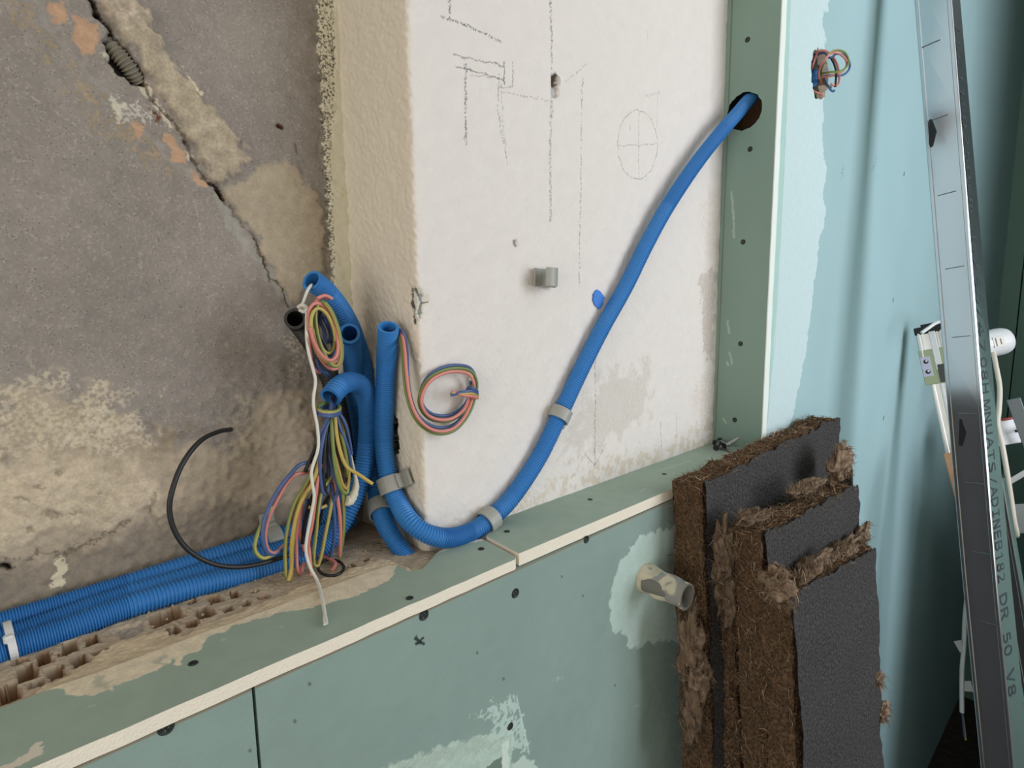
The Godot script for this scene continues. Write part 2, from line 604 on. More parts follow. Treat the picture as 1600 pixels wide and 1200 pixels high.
# ---------------------------------------------------------------- rough wall with the chase
func build_back_wall() -> void:
	var cv := Canvas.new(Vector2(-0.3, 1.32), Vector2(0.335, 2.12), 0.0008, noise)
	var nz := noise
	cv.base(func(p: Vector2) -> Array:
		var a := nz.get_noise_3d(p.x * 9.0, p.y * 9.0, 0.0)
		var b := nz.get_noise_3d(p.x * 60.0, p.y * 60.0, 2.0)
		var e := nz.get_noise_3d(p.x * 260.0, p.y * 210.0, 4.0)
		var g := nz.get_noise_3d(p.x * 700.0, p.y * 700.0, 6.0)
		var k := 0.555 + 0.02 * a + 0.018 * b + 0.022 * e + 0.018 * g
		if e * 0.6 + g > 0.72: k += 0.06
		if e * 0.6 - g > 0.8: k -= 0.1
		return [Color(k * 1.0, k * 0.94, k * 0.88), 0.0006 * b + 0.00045 * e + 0.0002 * g])
	var W := func(a: Array) -> PackedVector2Array: return wall_pts(Z_BACK, a)
	var tan := Color(0.70, 0.635, 0.545)
	var pale := Color(0.775, 0.71, 0.615)
	# lower tan plaster zone
	cv.poly(W.call([-40, 590, 60, 585, 150, 600, 210, 625, 250, 660, 290, 690, 330, 668, 375, 640, 430, 600, 470, 590, 540, 560, 560, 900, 300, 960, -60, 1060]), tan, 0.8, 0.010, 30.0, 0.0, 200.0, 0.001, 0.02, 0.05)
	cv.poly(W.call([-40, 575, 40, 570, 110, 600, 170, 595, 240, 630, 230, 690, 160, 720, 60, 740, -40, 770]), Color(0.79, 0.73, 0.63), 0.7, 0.012, 40.0, 0.5, 240.0, 0.0008, 0.012, 0.05)
	cv.poly(W.call([-40, 720, 60, 715, 200, 715, 265, 745, 255, 790, 170, 830, 90, 850, 0, 870, -60, 880]), pale, 0.85, 0.006, 40.0, 0.0, 200.0, 0.0022, 0.012, 0.07)
	cv.poly(W.call([100, 640, 215, 650, 225, 690, 150, 715, 80, 700]), Color(0.8, 0.745, 0.66), 0.75, 0.012, 50.0, 0.42, 260.0, 0.0008, 0.008, 0.04)
	cv.poly(W.call([230, 660, 300, 650, 290, 710, 220, 705]), Color(0.5, 0.45, 0.37), 0.55, 0.008, 40.0, 0.0, 200.0, 0.0, 0.012, 0.06)
	cv.poly(W.call([370, 610, 420, 605, 425, 720, 380, 740, 330, 740, 345, 690]), Color(0.68, 0.63, 0.545), 0.7, 0.009, 50.0, 0.5, 220.0, 0.0006, 0.01, 0.05)
	# dark footing band
	cv.poly(W.call([-60, 890, 60, 868, 150, 842, 240, 800, 330, 775, 450, 770, 560, 760, 560, 1000, -60, 1090]), Color(0.52, 0.475, 0.42), 0.75, 0.004, 50.0, 0.0, 200.0, -0.0015, 0.012, 0.06)
	cv.poly(W.call([88, 872, 98, 868, 104, 890, 96, 912, 82, 918, 80, 905, 90, 895]), Color(0.83, 0.78, 0.67), 0.95, 0.0012, 150.0, 0.0, 200.0, 0.0008)
	# chase: left brown band, mortar fill, raised mortar on the right
	cv.poly(W.call([-90, -160, -40, -160, 40, 0, 120, 100, 200, 190, 280, 265, 300, 290, 240, 275, 140, 195, 60, 80, 10, 20]), Color(0.62, 0.54, 0.42), 0.85, 0.008, 60.0, 0.4, 260.0, 0.0008, 0.01, 0.08)
	cv.poly(W.call([-60, -160, 10, -160, 75, 0, 100, 60, 190, 150, 260, 220, 330, 300, 345, 315, 300, 292, 210, 205, 130, 120, 70, 50]), Color(0.6, 0.575, 0.545), 0.75, 0.003, 60.0, 0.0, 220.0, -0.002, 0.006, 0.04)
	cv.poly(W.call([40, -160, 150, -160, 225, -5, 240, 40, 262, 70, 285, 110, 330, 160, 375, 215, 395, 250, 385, 265, 345, 290, 330, 290, 285, 215, 245, 150, 205, 80, 160, 25]), Color(0.665, 0.61, 0.525), 0.95, 0.003, 70.0, 0.0, 220.0, 0.0045, 0.005, 0.1)
	cv.poly(W.call([150, 0, 215, 0, 222, 30, 180, 40, 162, 22]), Color(0.72, 0.655, 0.58), 0.7, 0.004, 70.0, 0.0, 220.0, 0.003, 0.006, 0.14)
	cv.poly(W.call([345, 300, 390, 265, 405, 248, 450, 250, 480, 280, 505, 330, 512, 420, 480, 440, 470, 480, 445, 470, 420, 420, 390, 360]), Color(0.655, 0.6, 0.515), 0.92, 0.003, 60.0, 0.0, 220.0, 0.002, 0.004, 0.05)
	cv.poly(W.call([410, 255, 440, 250, 470, 290, 465, 330, 430, 320, 400, 290]), Color(0.66, 0.615, 0.53), 0.6, 0.003, 60.0, 0.0, 220.0, 0.0015, 0.006, 0.02)
	cv.poly(W.call([318, 285, 350, 305, 400, 385, 440, 440, 452, 480, 436, 470, 395, 410, 350, 350]), Color(0.60, 0.585, 0.545), 0.85, 0.002, 60.0, 0.0, 200.0, -0.001, 0.004, 0.05)
	cv.poly(W.call([440, 520, 470, 530, 480, 570, 470, 590, 450, 575, 462, 555, 440, 545]), Color(0.72, 0.67, 0.58), 0.7, 0.006, 90.0, 0.5, 260.0, 0.001)
	# bared brick
	var orange := Color(0.73, 0.585, 0.47)
	for q in [[70, 0, 104, 0, 104, 40, 78, 36], [108, 15, 160, 40, 158, 80, 130, 88, 115, 70], [203, 188, 232, 196, 222, 222, 206, 212], [254, 196, 290, 235, 292, 262, 272, 255, 258, 225], [300, 258, 328, 290, 315, 296, 303, 280]]:
		cv.poly(W.call(q), orange, 0.92, 0.0016, 110.0, 0.0, 200.0, -0.001, 0.0025, 0.05)
	cv.poly(W.call([232, 168, 258, 182, 250, 188, 236, 180]), Color(0.45, 0.29, 0.2), 0.9, 0.001, 150.0, 0.0, 200.0, -0.003)
	# gypsum dabs in the chase
	for q in [[198, 118, 222, 112, 262, 178, 275, 205, 262, 200, 240, 165], [150, 75, 172, 78, 180, 108, 160, 95], [172, 150, 200, 165, 190, 185, 175, 175], [292, 232, 302, 245, 300, 256, 292, 246]]:
		cv.poly(W.call(q), Color(0.79, 0.745, 0.66), 0.95, 0.0016, 120.0, 0.0, 200.0, 0.0006, 0.0015, 0.04)
	cv.poly(W.call([168, 148, 240, 170, 235, 195, 180, 190]), Color(0.77, 0.74, 0.68), 0.8, 0.004, 120.0, 0.4, 330.0, 0.0004)
	cv.poly(W.call([294, 120, 302, 125, 316, 150, 306, 146]), Color(0.84, 0.79, 0.68), 0.95, 0.0014, 140.0, 0.0, 200.0, 0.0006)
	cv.poly(W.call([278, 98, 284, 100, 296, 122, 290, 118]), Color(0.8, 0.75, 0.65), 0.6, 0.001, 140.0, 0.3)
	# crack and the cavity with the old sleeve
	cv.stroke(W.call([60, -150, 100, -70, 140, 0, 150, 20, 170, 45, 176, 60]), 0.0022, Color(0.22, 0.19, 0.16), 0.95, 0.0, 500.0, -0.006, 0.002)
	cv.poly(W.call([163, 62, 178, 58, 200, 80, 222, 118, 228, 132, 210, 134, 200, 124, 184, 112, 168, 84]), Color(0.2, 0.18, 0.16), 0.9, 0.001, 90.0, 0.0, 200.0, -0.011)
	cv.stroke(W.call([225, 130, 240, 158, 262, 180, 272, 196, 290, 222, 300, 248, 325, 290]), 0.0015, Color(0.36, 0.31, 0.26), 0.7, 0.0, 500.0, -0.003, 0.002)
	cv.stroke(W.call([325, 288, 335, 290, 345, 302, 349, 312, 338, 298]), 0.0016, Color(0.2, 0.17, 0.14), 0.95, 0.0, 500.0, -0.004, 0.0012)
	cv.stroke(W.call([347, 310, 375, 345, 398, 372, 404, 392, 425, 440]), 0.001, Color(0.42, 0.38, 0.32), 0.75, 0.0, 500.0, -0.002, 0.002)
	cv.stroke(W.call([398, 372, 420, 430, 440, 450, 450, 480]), 0.0008, Color(0.3, 0.27, 0.23), 0.8, 0.0, 500.0, -0.0016, 0.001)
	# dents, drips, pits
	cv.stroke(W.call([436, 196, 441, 199]), 0.0026, Color(0.25, 0.15, 0.1), 0.95, 0.0, 500.0, -0.004)
	cv.stroke(W.call([462, 225, 464, 238]), 0.0016, Color(0.45, 0.4, 0.33), 0.8, 0.0, 500.0, -0.002)
	for q in [[301, 310, 318, 370], [219, 392, 220, 410, 219, 450], [118, 345, 122, 358], [425, 118, 429, 132], [20, 130, 160, 225]]:
		cv.stroke(W.call(q), 0.0008, Color(0.72, 0.68, 0.6), 0.5, 0.05, 300.0, 0.0, 0.001)
	cv.stroke(W.call([5, 886, 15, 890]), 0.003, Color(0.14, 0.12, 0.1), 0.9, 0.0, 500.0, -0.006, 0.002)
	cv.stroke(W.call([0, 870, 60, 868, 110, 866, 150, 840, 200, 815]), 0.0012, Color(0.38, 0.33, 0.27), 0.55, -0.1, 200.0, -0.0015, 0.004)
	cv.stroke(W.call([240, 770, 236, 800, 250, 835]), 0.002, Color(0.52, 0.47, 0.39), 0.5, 0.0, 300.0, -0.001, 0.003)
	for q in [[0, 715, 0.003], [112, 865, 0.004], [60, 760, 0.0025], [75, 800, 0.0035], [45, 825, 0.003], [90, 740, 0.002], [150, 765, 0.002], [30, 780, 0.003], [110, 800, 0.002]]:
		var p := onz(q[0], q[1], Z_BACK)
		cv.stroke(PackedVector2Array([Vector2(p.x, p.y), Vector2(p.x + q[2], p.y - q[2] * 0.4)]), q[2], Color(0.5, 0.45, 0.38), 0.5, 0.0, 500.0, -0.002, 0.003)
	# darker margin and the cream paint strip beside the pier
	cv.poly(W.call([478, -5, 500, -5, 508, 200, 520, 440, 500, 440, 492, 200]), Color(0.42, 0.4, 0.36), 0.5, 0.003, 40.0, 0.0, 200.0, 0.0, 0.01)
	var cream := Color(0.86, 0.835, 0.745)
	cv.poly(W.call([482, -420, 535, -420, 545, -30, 556, 240, 566, 520, 572, 760, 540, 760, 524, 500, 512, 330, 505, 200, 498, 100]), cream, 1.0, 0.0022, 140.0, 0.0, 500.0, 0.0012)
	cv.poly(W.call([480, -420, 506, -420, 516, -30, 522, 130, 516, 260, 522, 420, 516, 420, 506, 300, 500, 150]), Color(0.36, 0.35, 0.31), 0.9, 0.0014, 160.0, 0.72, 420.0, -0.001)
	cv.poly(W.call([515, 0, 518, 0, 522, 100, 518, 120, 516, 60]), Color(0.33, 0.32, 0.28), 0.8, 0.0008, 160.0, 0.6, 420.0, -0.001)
	cv.stroke(W.call([518, -420, 528, -30, 534, 60, 541, 180, 545, 300, 552, 500, 556, 700]), 0.003, Color(0.78, 0.735, 0.58), 0.7)
	# mesh
	var nu := 300
	var nv := 380
	var a := Vector2(-0.3, 1.325)
	var b := Vector2(0.33, 2.12)
	var pts := PackedVector3Array()
	var uvs := PackedVector2Array()
	for j in nv:
		for i in nu:
			var p := Vector2(lerpf(a.x, b.x, float(i) / (nu - 1)), lerpf(a.y, b.y, float(j) / (nv - 1)))
			var low := 0.0018 * noise.get_noise_3d(p.x * 14.0, p.y * 14.0, 60.0)
			if p.y < 1.56: low += (0.0022 * maxf(0.0, noise.get_noise_3d(p.x * 120.0, p.y * 120.0, 61.0))) * smoothstep(1.56, 1.5, p.y)
			pts.append(Vector3(p.x, p.y, Z_BACK + cv.height(p) + low))
			uvs.append(cv.uv(p))
	var m := MB.new()
	m.grid(pts, nu, nv, false, uvs)
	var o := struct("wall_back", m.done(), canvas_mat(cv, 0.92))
	# old sleeve bedded in the chase
	var sl := PackedVector3Array([onz(160, 52, Z_BACK - 0.012), onz(182, 82, Z_BACK - 0.0055), onz(200, 104, Z_BACK - 0.005), onz(216, 128, Z_BACK - 0.009)])
	var cm := MB.new()
	var sp := smooth_path(sl, 0.0006)
	var rad := PackedFloat32Array()
	for i in sp.size(): rad.append(0.0066 - 0.0016 * smoothstep(0.2, 0.8, absf(fmod(i / 7.0, 1.0) * 2.0 - 1.0)))
	cm.tube(sp, rad, 16, true)
	obj("embedded_sleeve", cm.done(), M.sleeve if M.has("sleeve") else M.grey_pipe, o)
	struct("wall_back_masonry", slab(Vector3(-1.8, 0, -0.35), Vector3(2.9, 2.6, -0.2)), M.plain_plaster)
	var e := MB.new()
	e.box(Transform3D(Basis(), Vector3(-1.05, 1.3, -0.195)), Vector3(1.5, 2.6, 0.018), 0.0005)
	e.box(Transform3D(Basis(), Vector3(0.0, 2.36, -0.195)), Vector3(0.62, 0.48, 0.018), 0.0005)
	struct("wall_back_plaster", e.done(), M.plain_plaster)

# ---------------------------------------------------------------- painted pier
func build_pier() -> void:
	var L1 := Z_PIER - Z_BACK
	var cv := Canvas.new(Vector2(0, 1.35), Vector2(L1 + X_RET - X_PIER, 2.14), 0.0008, noise)
	var nz := noise
	cv.base(func(p: Vector2) -> Array:
		var b := nz.get_noise_3d(p.x * 45.0, p.y * 45.0, 2.0)
		var e := nz.get_noise_3d(p.x * 190.0, p.y * 190.0, 4.0)
		var g := nz.get_noise_3d(p.x * 420.0, p.y * 420.0, 6.0)
		var side := 1.0 - smoothstep(L1 - 0.004, L1 + 0.004, p.x)
		var k := 0.872 + 0.006 * b + 0.005 * g
		var col := Color(k * 0.995, k * 0.962, k * 0.932).lerp(Color(k * 0.985, k * 0.94, k * 0.865), side)
		return [col, (0.0005 + 0.0005 * side) * e + (0.00018 + 0.0002 * side) * g + 0.0006 * b])
	var W := func(a: Array) -> PackedVector2Array: return pier_pts(a)
	# worn warm grey plaster along the foot and the right margin
	cv.poly(W.call([880, 730, 960, 705, 1040, 692, 1070, 672, 1116, 640, 1122, 700, 1000, 745, 860, 790, 840, 775]), Color(0.79, 0.73, 0.645), 0.6, 0.008, 50.0, 0.45, 60.0, -0.0003, 0.014, 0.04)
	cv.poly(W.call([660, 815, 760, 790, 850, 760, 870, 740, 850, 800, 760, 830]), Color(0.8, 0.75, 0.66), 0.6, 0.006, 60.0, 0.4, 160.0, 0.0, 0.006)
	cv.poly(W.call([1086, 600, 1100, 580, 1118, 575, 1117, 650, 1088, 650, 1075, 630]), Color(0.83, 0.78, 0.73), 0.6, 0.005, 60.0, 0.4, 200.0, 0.0, 0.004)
	cv.poly(W.call([1092, 320, 1108, 300, 1128, 290, 1122, 420, 1100, 400]), Color(0.84, 0.79, 0.745), 0.6, 0.004, 60.0, 0.4, 200.0, 0.0, 0.004)
	cv.poly(W.call([1090, 425, 1112, 415, 1122, 430, 1114, 580, 1098, 540]), Color(0.68, 0.62, 0.57), 0.5, 0.006, 60.0, 0.2, 600.0, 0.0, 0.006)
	cv.poly(W.call([940, 570, 1020, 560, 1020, 660, 900, 720, 850, 735, 860, 700]), Color(0.70, 0.67, 0.62), 0.35, 0.012, 40.0, 0.12, 650.0, 0.0, 0.02)
	# pencil and charcoal marks
	var ink := Color(0.33, 0.32, 0.32)
	var S := func(a: Array, wd: float, al: float, gate: float) -> void: cv.stroke(pier_pts(a), wd * 0.8, ink, al * 0.85, gate + 0.03, 620.0, 0.0, 0.0012)
	S.call([703, 0, 703, 30, 690, 27], 0.0018, 0.85, 0.05)
	S.call([703, 32, 735, 42, 785, 66], 0.0016, 0.9, 0.05)
	S.call([708, 86, 788, 103], 0.0008, 0.6, -0.1)
	S.call([712, 104, 735, 110, 788, 125], 0.0009, 0.75, -0.1)
	S.call([735, 118, 780, 122], 0.0008, 0.4, 0.0)
	S.call([728, 100, 727, 160, 729, 228], 0.0022, 0.85, 0.12)
	S.call([788, 98, 788, 130], 0.0011, 0.85, -0.2)
	S.call([802, 98, 801, 135, 780, 136], 0.0007, 0.5, -0.1)
	S.call([780, 115, 778, 170, 786, 220, 793, 258], 0.0009, 0.6, 0.0)
	S.call([784, 130, 785, 190, 790, 240], 0.0008, 0.5, 0.05)
	S.call([782, 143, 830, 152, 860, 158], 0.0009, 0.5, 0.05)
	S.call([860, 0, 862, 60, 862, 112], 0.0024, 0.8, 0.16)
	S.call([863, 152, 860, 220, 860, 300, 860, 345], 0.003, 0.6, 0.2)
	S.call([910, 120, 908, 250, 906, 380, 905, 450], 0.0013, 0.65, 0.16)
	S.call([1010, 45, 1012, 62], 0.0008, 0.6, 0.0)
	S.call([884, 128, 918, 98], 0.0008, 0.4, 0.1)
	S.call([930, 560, 930, 640, 929, 728], 0.0012, 0.7, 0.06)
	S.call([929, 728, 912, 706], 0.001, 0.7, 0.05)
	S.call([929, 728, 948, 692], 0.001, 0.6, 0.1)
	S.call([900, 735, 920, 700], 0.001, 0.4, 0.1)
	S.call([1032, 660, 1034, 710], 0.0008, 0.6, 0.0)
	S.call([1058, 640, 1056, 700], 0.0009, 0.5, 0.15)
	var ring: Array = []
	for i in 33:
		var an := TAU * i / 32.0
		ring.append(996.0 + 31.0 * cos(an)); ring.append(226.0 + 54.0 * sin(an))
	S.call(ring, 0.0006, 0.55, -0.35)
	S.call([965, 227, 1000, 227, 1026, 224], 0.0005, 0.5, -0.3)
	S.call([998, 174, 998, 279], 0.0005, 0.5, -0.3)
	S.call([985, 194, 984, 204], 0.0007, 0.5, -0.3)
	S.call([1010, 150, 1030, 145], 0.003, 0.25, 0.2)
	S.call([1028, 140, 1026, 200], 0.002, 0.3, 0.25)
	S.call([1032, 214, 1040, 212, 1040, 222, 1033, 222], 0.0006, 0.4, 0.0)
	# drilled holes
	cv.poly(W.call([861, 118, 868, 115, 873, 122, 873, 132, 868, 136, 861, 130]), Color(0.45, 0.42, 0.38), 1.0, 0.0006, 200.0, 0.0, 200.0, -0.009)
	cv.poly(W.call([861, 134, 872, 134, 874, 150, 868, 154, 861, 150]), Color(0.72, 0.70, 0.68), 1.0, 0.0006, 200.0, 0.0, 200.0, -0.004)
	cv.poly(W.call([801, 376, 807, 375, 809, 384, 804, 386]), Color(0.6, 0.59, 0.56), 0.9, 0.0006, 200.0, 0.0, 200.0, -0.003)
	# knocked corner
	cv.poly(W.call([640, 452, 655, 448, 664, 460, 672, 470, 664, 478, 662, 490, 655, 500, 648, 506, 643, 485]), Color(0.82, 0.8, 0.75), 1.0, 0.001, 120.0, 0.0, 200.0, -0.0012)
	cv.poly(W.call([654, 455, 662, 458, 661, 490, 656, 500, 651, 490, 656, 475]), Color(0.56, 0.575, 0.565), 1.0, 0.0012, 130.0, 0.0, 200.0, -0.002)
	cv.stroke(W.call([641, 452, 643, 470, 645, 484, 648, 505]), 0.0014, Color(0.3, 0.29, 0.27), 0.95, 0.0, 500.0, -0.002, 0.0012)
	cv.stroke(W.call([646, 452, 654, 462]), 0.0018, Color(0.38, 0.38, 0.36), 0.9, 0.0, 500.0, -0.002, 0.001)
	cv.stroke(W.call([660, 474, 670, 472]), 0.001, Color(0.4, 0.39, 0.37), 0.9, 0.0, 500.0, -0.001, 0.001)
	# opening low in the side for a conduit
	cv.poly(W.call([604, 650, 612, 646, 619, 656, 622, 680, 621, 705, 612, 714, 604, 716, 596, 700, 596, 665]), Color(0.3, 0.29, 0.27), 1.0, 0.0012, 90.0, 0.0, 200.0, -0.032)
	var nu := 322
	var nv := 350
	var pts := PackedVector3Array()
	var uvs := PackedVector2Array()
	var len_s := cv.size.x
	var r := 0.007
	for j in nv:
		for i in nu:
			var s := len_s * i / (nu - 1)
			var y := 1.352 + 0.788 * j / (nv - 1)
			var p: Vector3
			var nn: Vector3
			if s < L1 - r:
				p = Vector3(X_PIER, y, Z_BACK + s); nn = Vector3(-1, 0, 0)
			elif s > L1 + r:
				p = Vector3(X_PIER + s - L1, y, Z_PIER); nn = Vector3(0, 0, 1)
			else:
				var t := (s - L1 + r) / (2.0 * r)
				p = Vector3(X_PIER, y, Z_PIER - r).lerp(Vector3(X_PIER, y, Z_PIER), t).lerp(Vector3(X_PIER, y, Z_PIER).lerp(Vector3(X_PIER + r, y, Z_PIER), t), t)
				nn = Vector3(t - 1.0, 0, t).normalized()
			var q := Vector2(s, y)
			pts.append(p + nn * cv.height(q))
			uvs.append(cv.uv(q))
	var m := MB.new()
	m.grid(pts, nu, nv, false, uvs)
	struct("wall_pier", m.done(), canvas_mat(cv, 0.85))
	struct("wall_pier_top", slab(Vector3(X_PIER, 2.138, -0.2), Vector3(X_RET, 2.6, Z_PIER)), M.pier_paint)

# ---------------------------------------------------------------- half-height wall, its boards and the ledge
func screw_head(at: Vector3, nrm: Vector3, parent: Node3D, r := 0.004) -> void:
	var m := MB.new()
	var ux := nrm.cross(Vector3(0.3, 1, 0.2)).normalized()
	var xf := Transform3D(Basis(ux, nrm, ux.cross(nrm)), at + nrm * 0.0002)
	m.lathe(xf, PackedVector2Array([Vector2(r, 0.0), Vector2(r * 0.92, 0.0005), Vector2(r * 0.55, 0.0001), Vector2(r * 0.3, -0.0004), Vector2(0.0001, -0.0004)]), 14)
	for a in 2:
		var ar := Basis(nrm, PI / 4 + a * PI / 2) * ux
		m.box(Transform3D(Basis(ar, nrm, ar.cross(nrm)), at + nrm * 0.0003), Vector3(r * 1.3, 0.0004, r * 0.28), 0.0001)
	obj("screw", m.done(), M.screw, parent)
func build_lower_wall() -> void:
	M.screw = mat(Color(0.17, 0.19, 0.18), 0.5, 0.4)
	struct("wall_lower_core", slab(Vector3(-1.8, 0, -0.19), Vector3(X_RET, 1.348, -0.0125)), M.brick)
	var cv := Canvas.new(Vector2(-0.25, 0.75), Vector2(X_RET, 1.3645), 0.001, noise)
	var nz := noise
	cv.base(func(p: Vector2) -> Array:
		var a := nz.get_noise_3d(p.x * 7.0, p.y * 7.0, 0.0)
		var b := nz.get_noise_3d(p.x * 40.0, p.y * 40.0, 2.0)
		var g := nz.get_noise_3d(p.x * 420.0, p.y * 420.0, 6.0)
		var k := 1.0 + 0.02 * a + 0.012 * b + 0.012 * g
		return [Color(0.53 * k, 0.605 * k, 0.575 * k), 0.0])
	var W := func(a: Array) -> PackedVector2Array: return wall_pts(0.0, a)
	var skim := Color(0.72, 0.80, 0.765)
	cv.poly(W.call([950, 930, 962, 890, 985, 850, 1010, 830, 1060, 822, 1075, 830, 1075, 1000, 1030, 1005, 1000, 1012, 985, 1018, 975, 995, 955, 985]), skim, 0.9, 0.003, 60.0, 0.0, 200.0, 0.0, 0.003, 0.02)
	cv.poly(W.call([585, 1205, 620, 1190, 690, 1165, 760, 1145, 800, 1140, 804, 1165, 800, 1215]), Color(0.70, 0.775, 0.72), 0.9, 0.0025, 60.0, 0.0, 200.0, 0.0, 0.002, 0.04)
	cv.poly(W.call([600, 1202, 680, 1172, 790, 1150, 795, 1158, 700, 1185, 640, 1210]), Color(0.64, 0.69, 0.64), 0.6, 0.003, 90.0, 0.3, 300.0)
	cv.poly(W.call([755, 1205, 770, 1190, 784, 1184, 784, 1215]), Color(0.4, 0.47, 0.43), 0.9, 0.001, 90.0)
	cv.poly(W.call([786, 1160, 794, 1158, 796, 1215, 784, 1215]), Color(0.8, 0.85, 0.8), 0.9, 0.0008, 90.0)
	cv.poly(W.call([800, 1195, 815, 1182, 830, 1185, 852, 1210, 800, 1220]), Color(0.74, 0.81, 0.76), 0.9, 0.0016, 90.0)
	cv.poly(W.call([775, 1100, 808, 1088, 826, 1176, 800, 1170, 760, 1130, 735, 1118]), skim, 0.85, 0.004, 90.0, 0.3, 160.0)
	cv.stroke(W.call([807, 1088, 827, 1178]), 0.001, Color(0.76, 0.84, 0.8), 0.85, -0.2, 200.0)
	for q in [[395, 1068, 470, 1042, 520, 1015], [866, 1062, 880, 1058], [540, 900, 550, 896], [980, 1108, 1000, 1100], [780, 880, 770, 884], [700, 930, 706, 925], [730, 912, 738, 918]]:
		cv.stroke(W.call(q), 0.0018, Color(0.68, 0.76, 0.72), 0.45, 0.1, 150.0, 0.0, 0.002)
	cv.poly(W.call([396, 1052, 430, 1036, 480, 1016, 545, 985, 520, 1002, 470, 1026, 440, 1042, 400, 1060]), Color(0.84, 0.81, 0.74), 0.95, 0.0012, 90.0)
	cv.poly(W.call([-60, 1230, 60, 1190, 250, 1105, 390, 1048, 392, 1056, 250, 1116, 60, 1200]), Color(0.84, 0.81, 0.74), 0.95, 0.0016, 90.0)
	for q in [[650, 996, 662, 1006], [650, 1006, 661, 996]]:
		cv.stroke(W.call(q), 0.0016, Color(0.13, 0.17, 0.16), 0.9, 0.0, 500.0, 0.0, 0.001)
	for q in [[745, 1019], [877, 900], [910, 930], [960, 1070], [390, 1172], [483, 1068], [460, 1126], [786, 1060]]:
		cv.stroke(W.call([q[0], q[1], q[0] + 1.5, q[1] + 2]), 0.0011, Color(0.25, 0.3, 0.28), 0.7)
	cv.stroke(PackedVector2Array([Vector2(-0.25, 1.3625), Vector2(0.4, 1.3622), Vector2(X_RET, 1.3622)]), 0.0016, Color(0.52, 0.44, 0.35), 0.8, -0.15, 120.0)
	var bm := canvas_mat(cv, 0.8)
	bm.normal_enabled = true
	bm.normal_texture = M.fine
	bm.normal_scale = 0.05
	var uvf := func(q: Vector2) -> Vector2: return cv.uv(q)
	var J := onz(400, 1120, 0.0).x
	var wl := Node3D.new()
	wl.name = "wall_lower"
	wl.set_meta("kind", "structure")
	add_child(wl)
	for s in [[-1.8, J - 0.0012], [J + 0.0009, X_RET]]:
		var m := MB.new()
		m.prism(PackedVector2Array([Vector2(s[0], 0.0), Vector2(s[1], 0.0), Vector2(s[1], 1.3625), Vector2(s[0], 1.3625)]), Vector3(0, 0, -0.0125), Vector3.RIGHT, Vector3.UP, Vector3.BACK, 0.0125, uvf)
		obj("plasterboard", m.done(), bm, wl)
	for q in [[259, 1137, 0.0045], [662, 961, 0.0045], [805, 927, 0.0045], [916, 843, 0.004], [797, 1135, 0.0035]]:
		screw_head(onz(q[0], q[1], 0.0), Vector3.BACK, wl, q[2])
	# hollow brick course that carries the ledge, with open cells
	var bc := Canvas.new(Vector2(-0.14, 0.0), Vector2(X_PIER + 0.005, 0.19), 0.0008, noise)
	bc.base(func(p: Vector2) -> Array:
		var b := nz.get_noise_3d(p.x * 50.0, p.y * 50.0, 2.0)
		var e := nz.get_noise_3d(p.x * 220.0, p.y * 220.0, 4.0)
		var k := 0.70 + 0.04 * b + 0.03 * e
		return [Color(k, k * 0.91, k * 0.79), 0.0009 * b + 0.0004 * e])
	var B := func(a: Array) -> PackedVector2Array: return ledge_pts(Y_BRICK, a)
	# plaster dust and mortar smear towards the ledge boards
	bc.poly(B.call([-60, 1150, 20, 1100, 66, 1076, 90, 1066, 104, 1050, 136, 1036, 150, 1026, 168, 1012, 172, 1004, 200, 1001, 240, 988, 262, 984, 285, 993, 330, 972, 400, 946, 520, 898, 600, 872, 660, 900, 400, 1010, 0, 1170, -60, 1190]), Color(0.78, 0.71, 0.605), 0.95, 0.002, 60.0, 0.0, 200.0, 0.0022, 0.004, 0.05)
	bc.poly(B.call([176, 985, 228, 968, 232, 985, 200, 998, 180, 1000]), Color(0.6, 0.57, 0.53), 0.8, 0.002, 90.0, 0.0, 200.0, -0.003, 0.003, 0.06)
	# cells: position, width and depth as seen (in the detail view of the brick)
	for q in [[48, 665, 92, 84], [148, 552, 95, 84], [204, 616, 70, 32], [250, 465, 72, 72], [315, 548, 80, 62], [395, 405, 78, 68], [455, 485, 80, 72], [522, 365, 78, 54], [578, 432, 76, 26], [940, 228, 190, 84], [1160, 205, 96, 74], [1098, 268, 76, 40], [985, 310, 74, 38], [1290, 187, 72, 32], [1220, 130, 76, 50], [1330, 100, 76, 44], [1395, 155, 62, 30], [1495, 118, 64, 28], [1450, 85, 40, 18], [110, 484, 80, 22], [1090, 145, 66, 22], [330, 450, 26, 20], [2080, -95, 60, 30], [1990, -60, 60, 22], [1890, -180, 50, 26], [2160, -190, 44, 24]]:
		var c: Vector2 = B.call([q[0] / 3.636, 900.0 + q[1] / 3.636])[0]
		var hw: float = q[2] / 3.636 / 2500.0 * 0.5
		var hd: float = q[3] / 3.636 / 1050.0 * 0.5
		bc.poly(PackedVector2Array([c + Vector2(-hw, -hd), c + Vector2(hw, -hd), c + Vector2(hw, hd), c + Vector2(-hw, hd)]), Color(0.62, 0.46, 0.34), 0.9, 0.0009, 110.0, 0.0, 200.0, -0.013, 0.0, 0.14)
	var nu := 560
	var nv := 260
	var pts := PackedVector3Array()
	var uvs := PackedVector2Array()
	for j in nv:
		for i in nu:
			var p := Vector2(lerpf(-0.139, X_PIER + 0.004, float(i) / (nu - 1)), lerpf(0.012, 0.189, float(j) / (nv - 1)))
			pts.append(Vector3(p.x, Y_BRICK + bc.height(p), -p.y))
			uvs.append(bc.uv(p))
	var gm := MB.new()
	gm.grid(pts, nu, nv, false, uvs)
	struct("wall_lower_brick_course", gm.done(), canvas_mat(bc, 0.95))
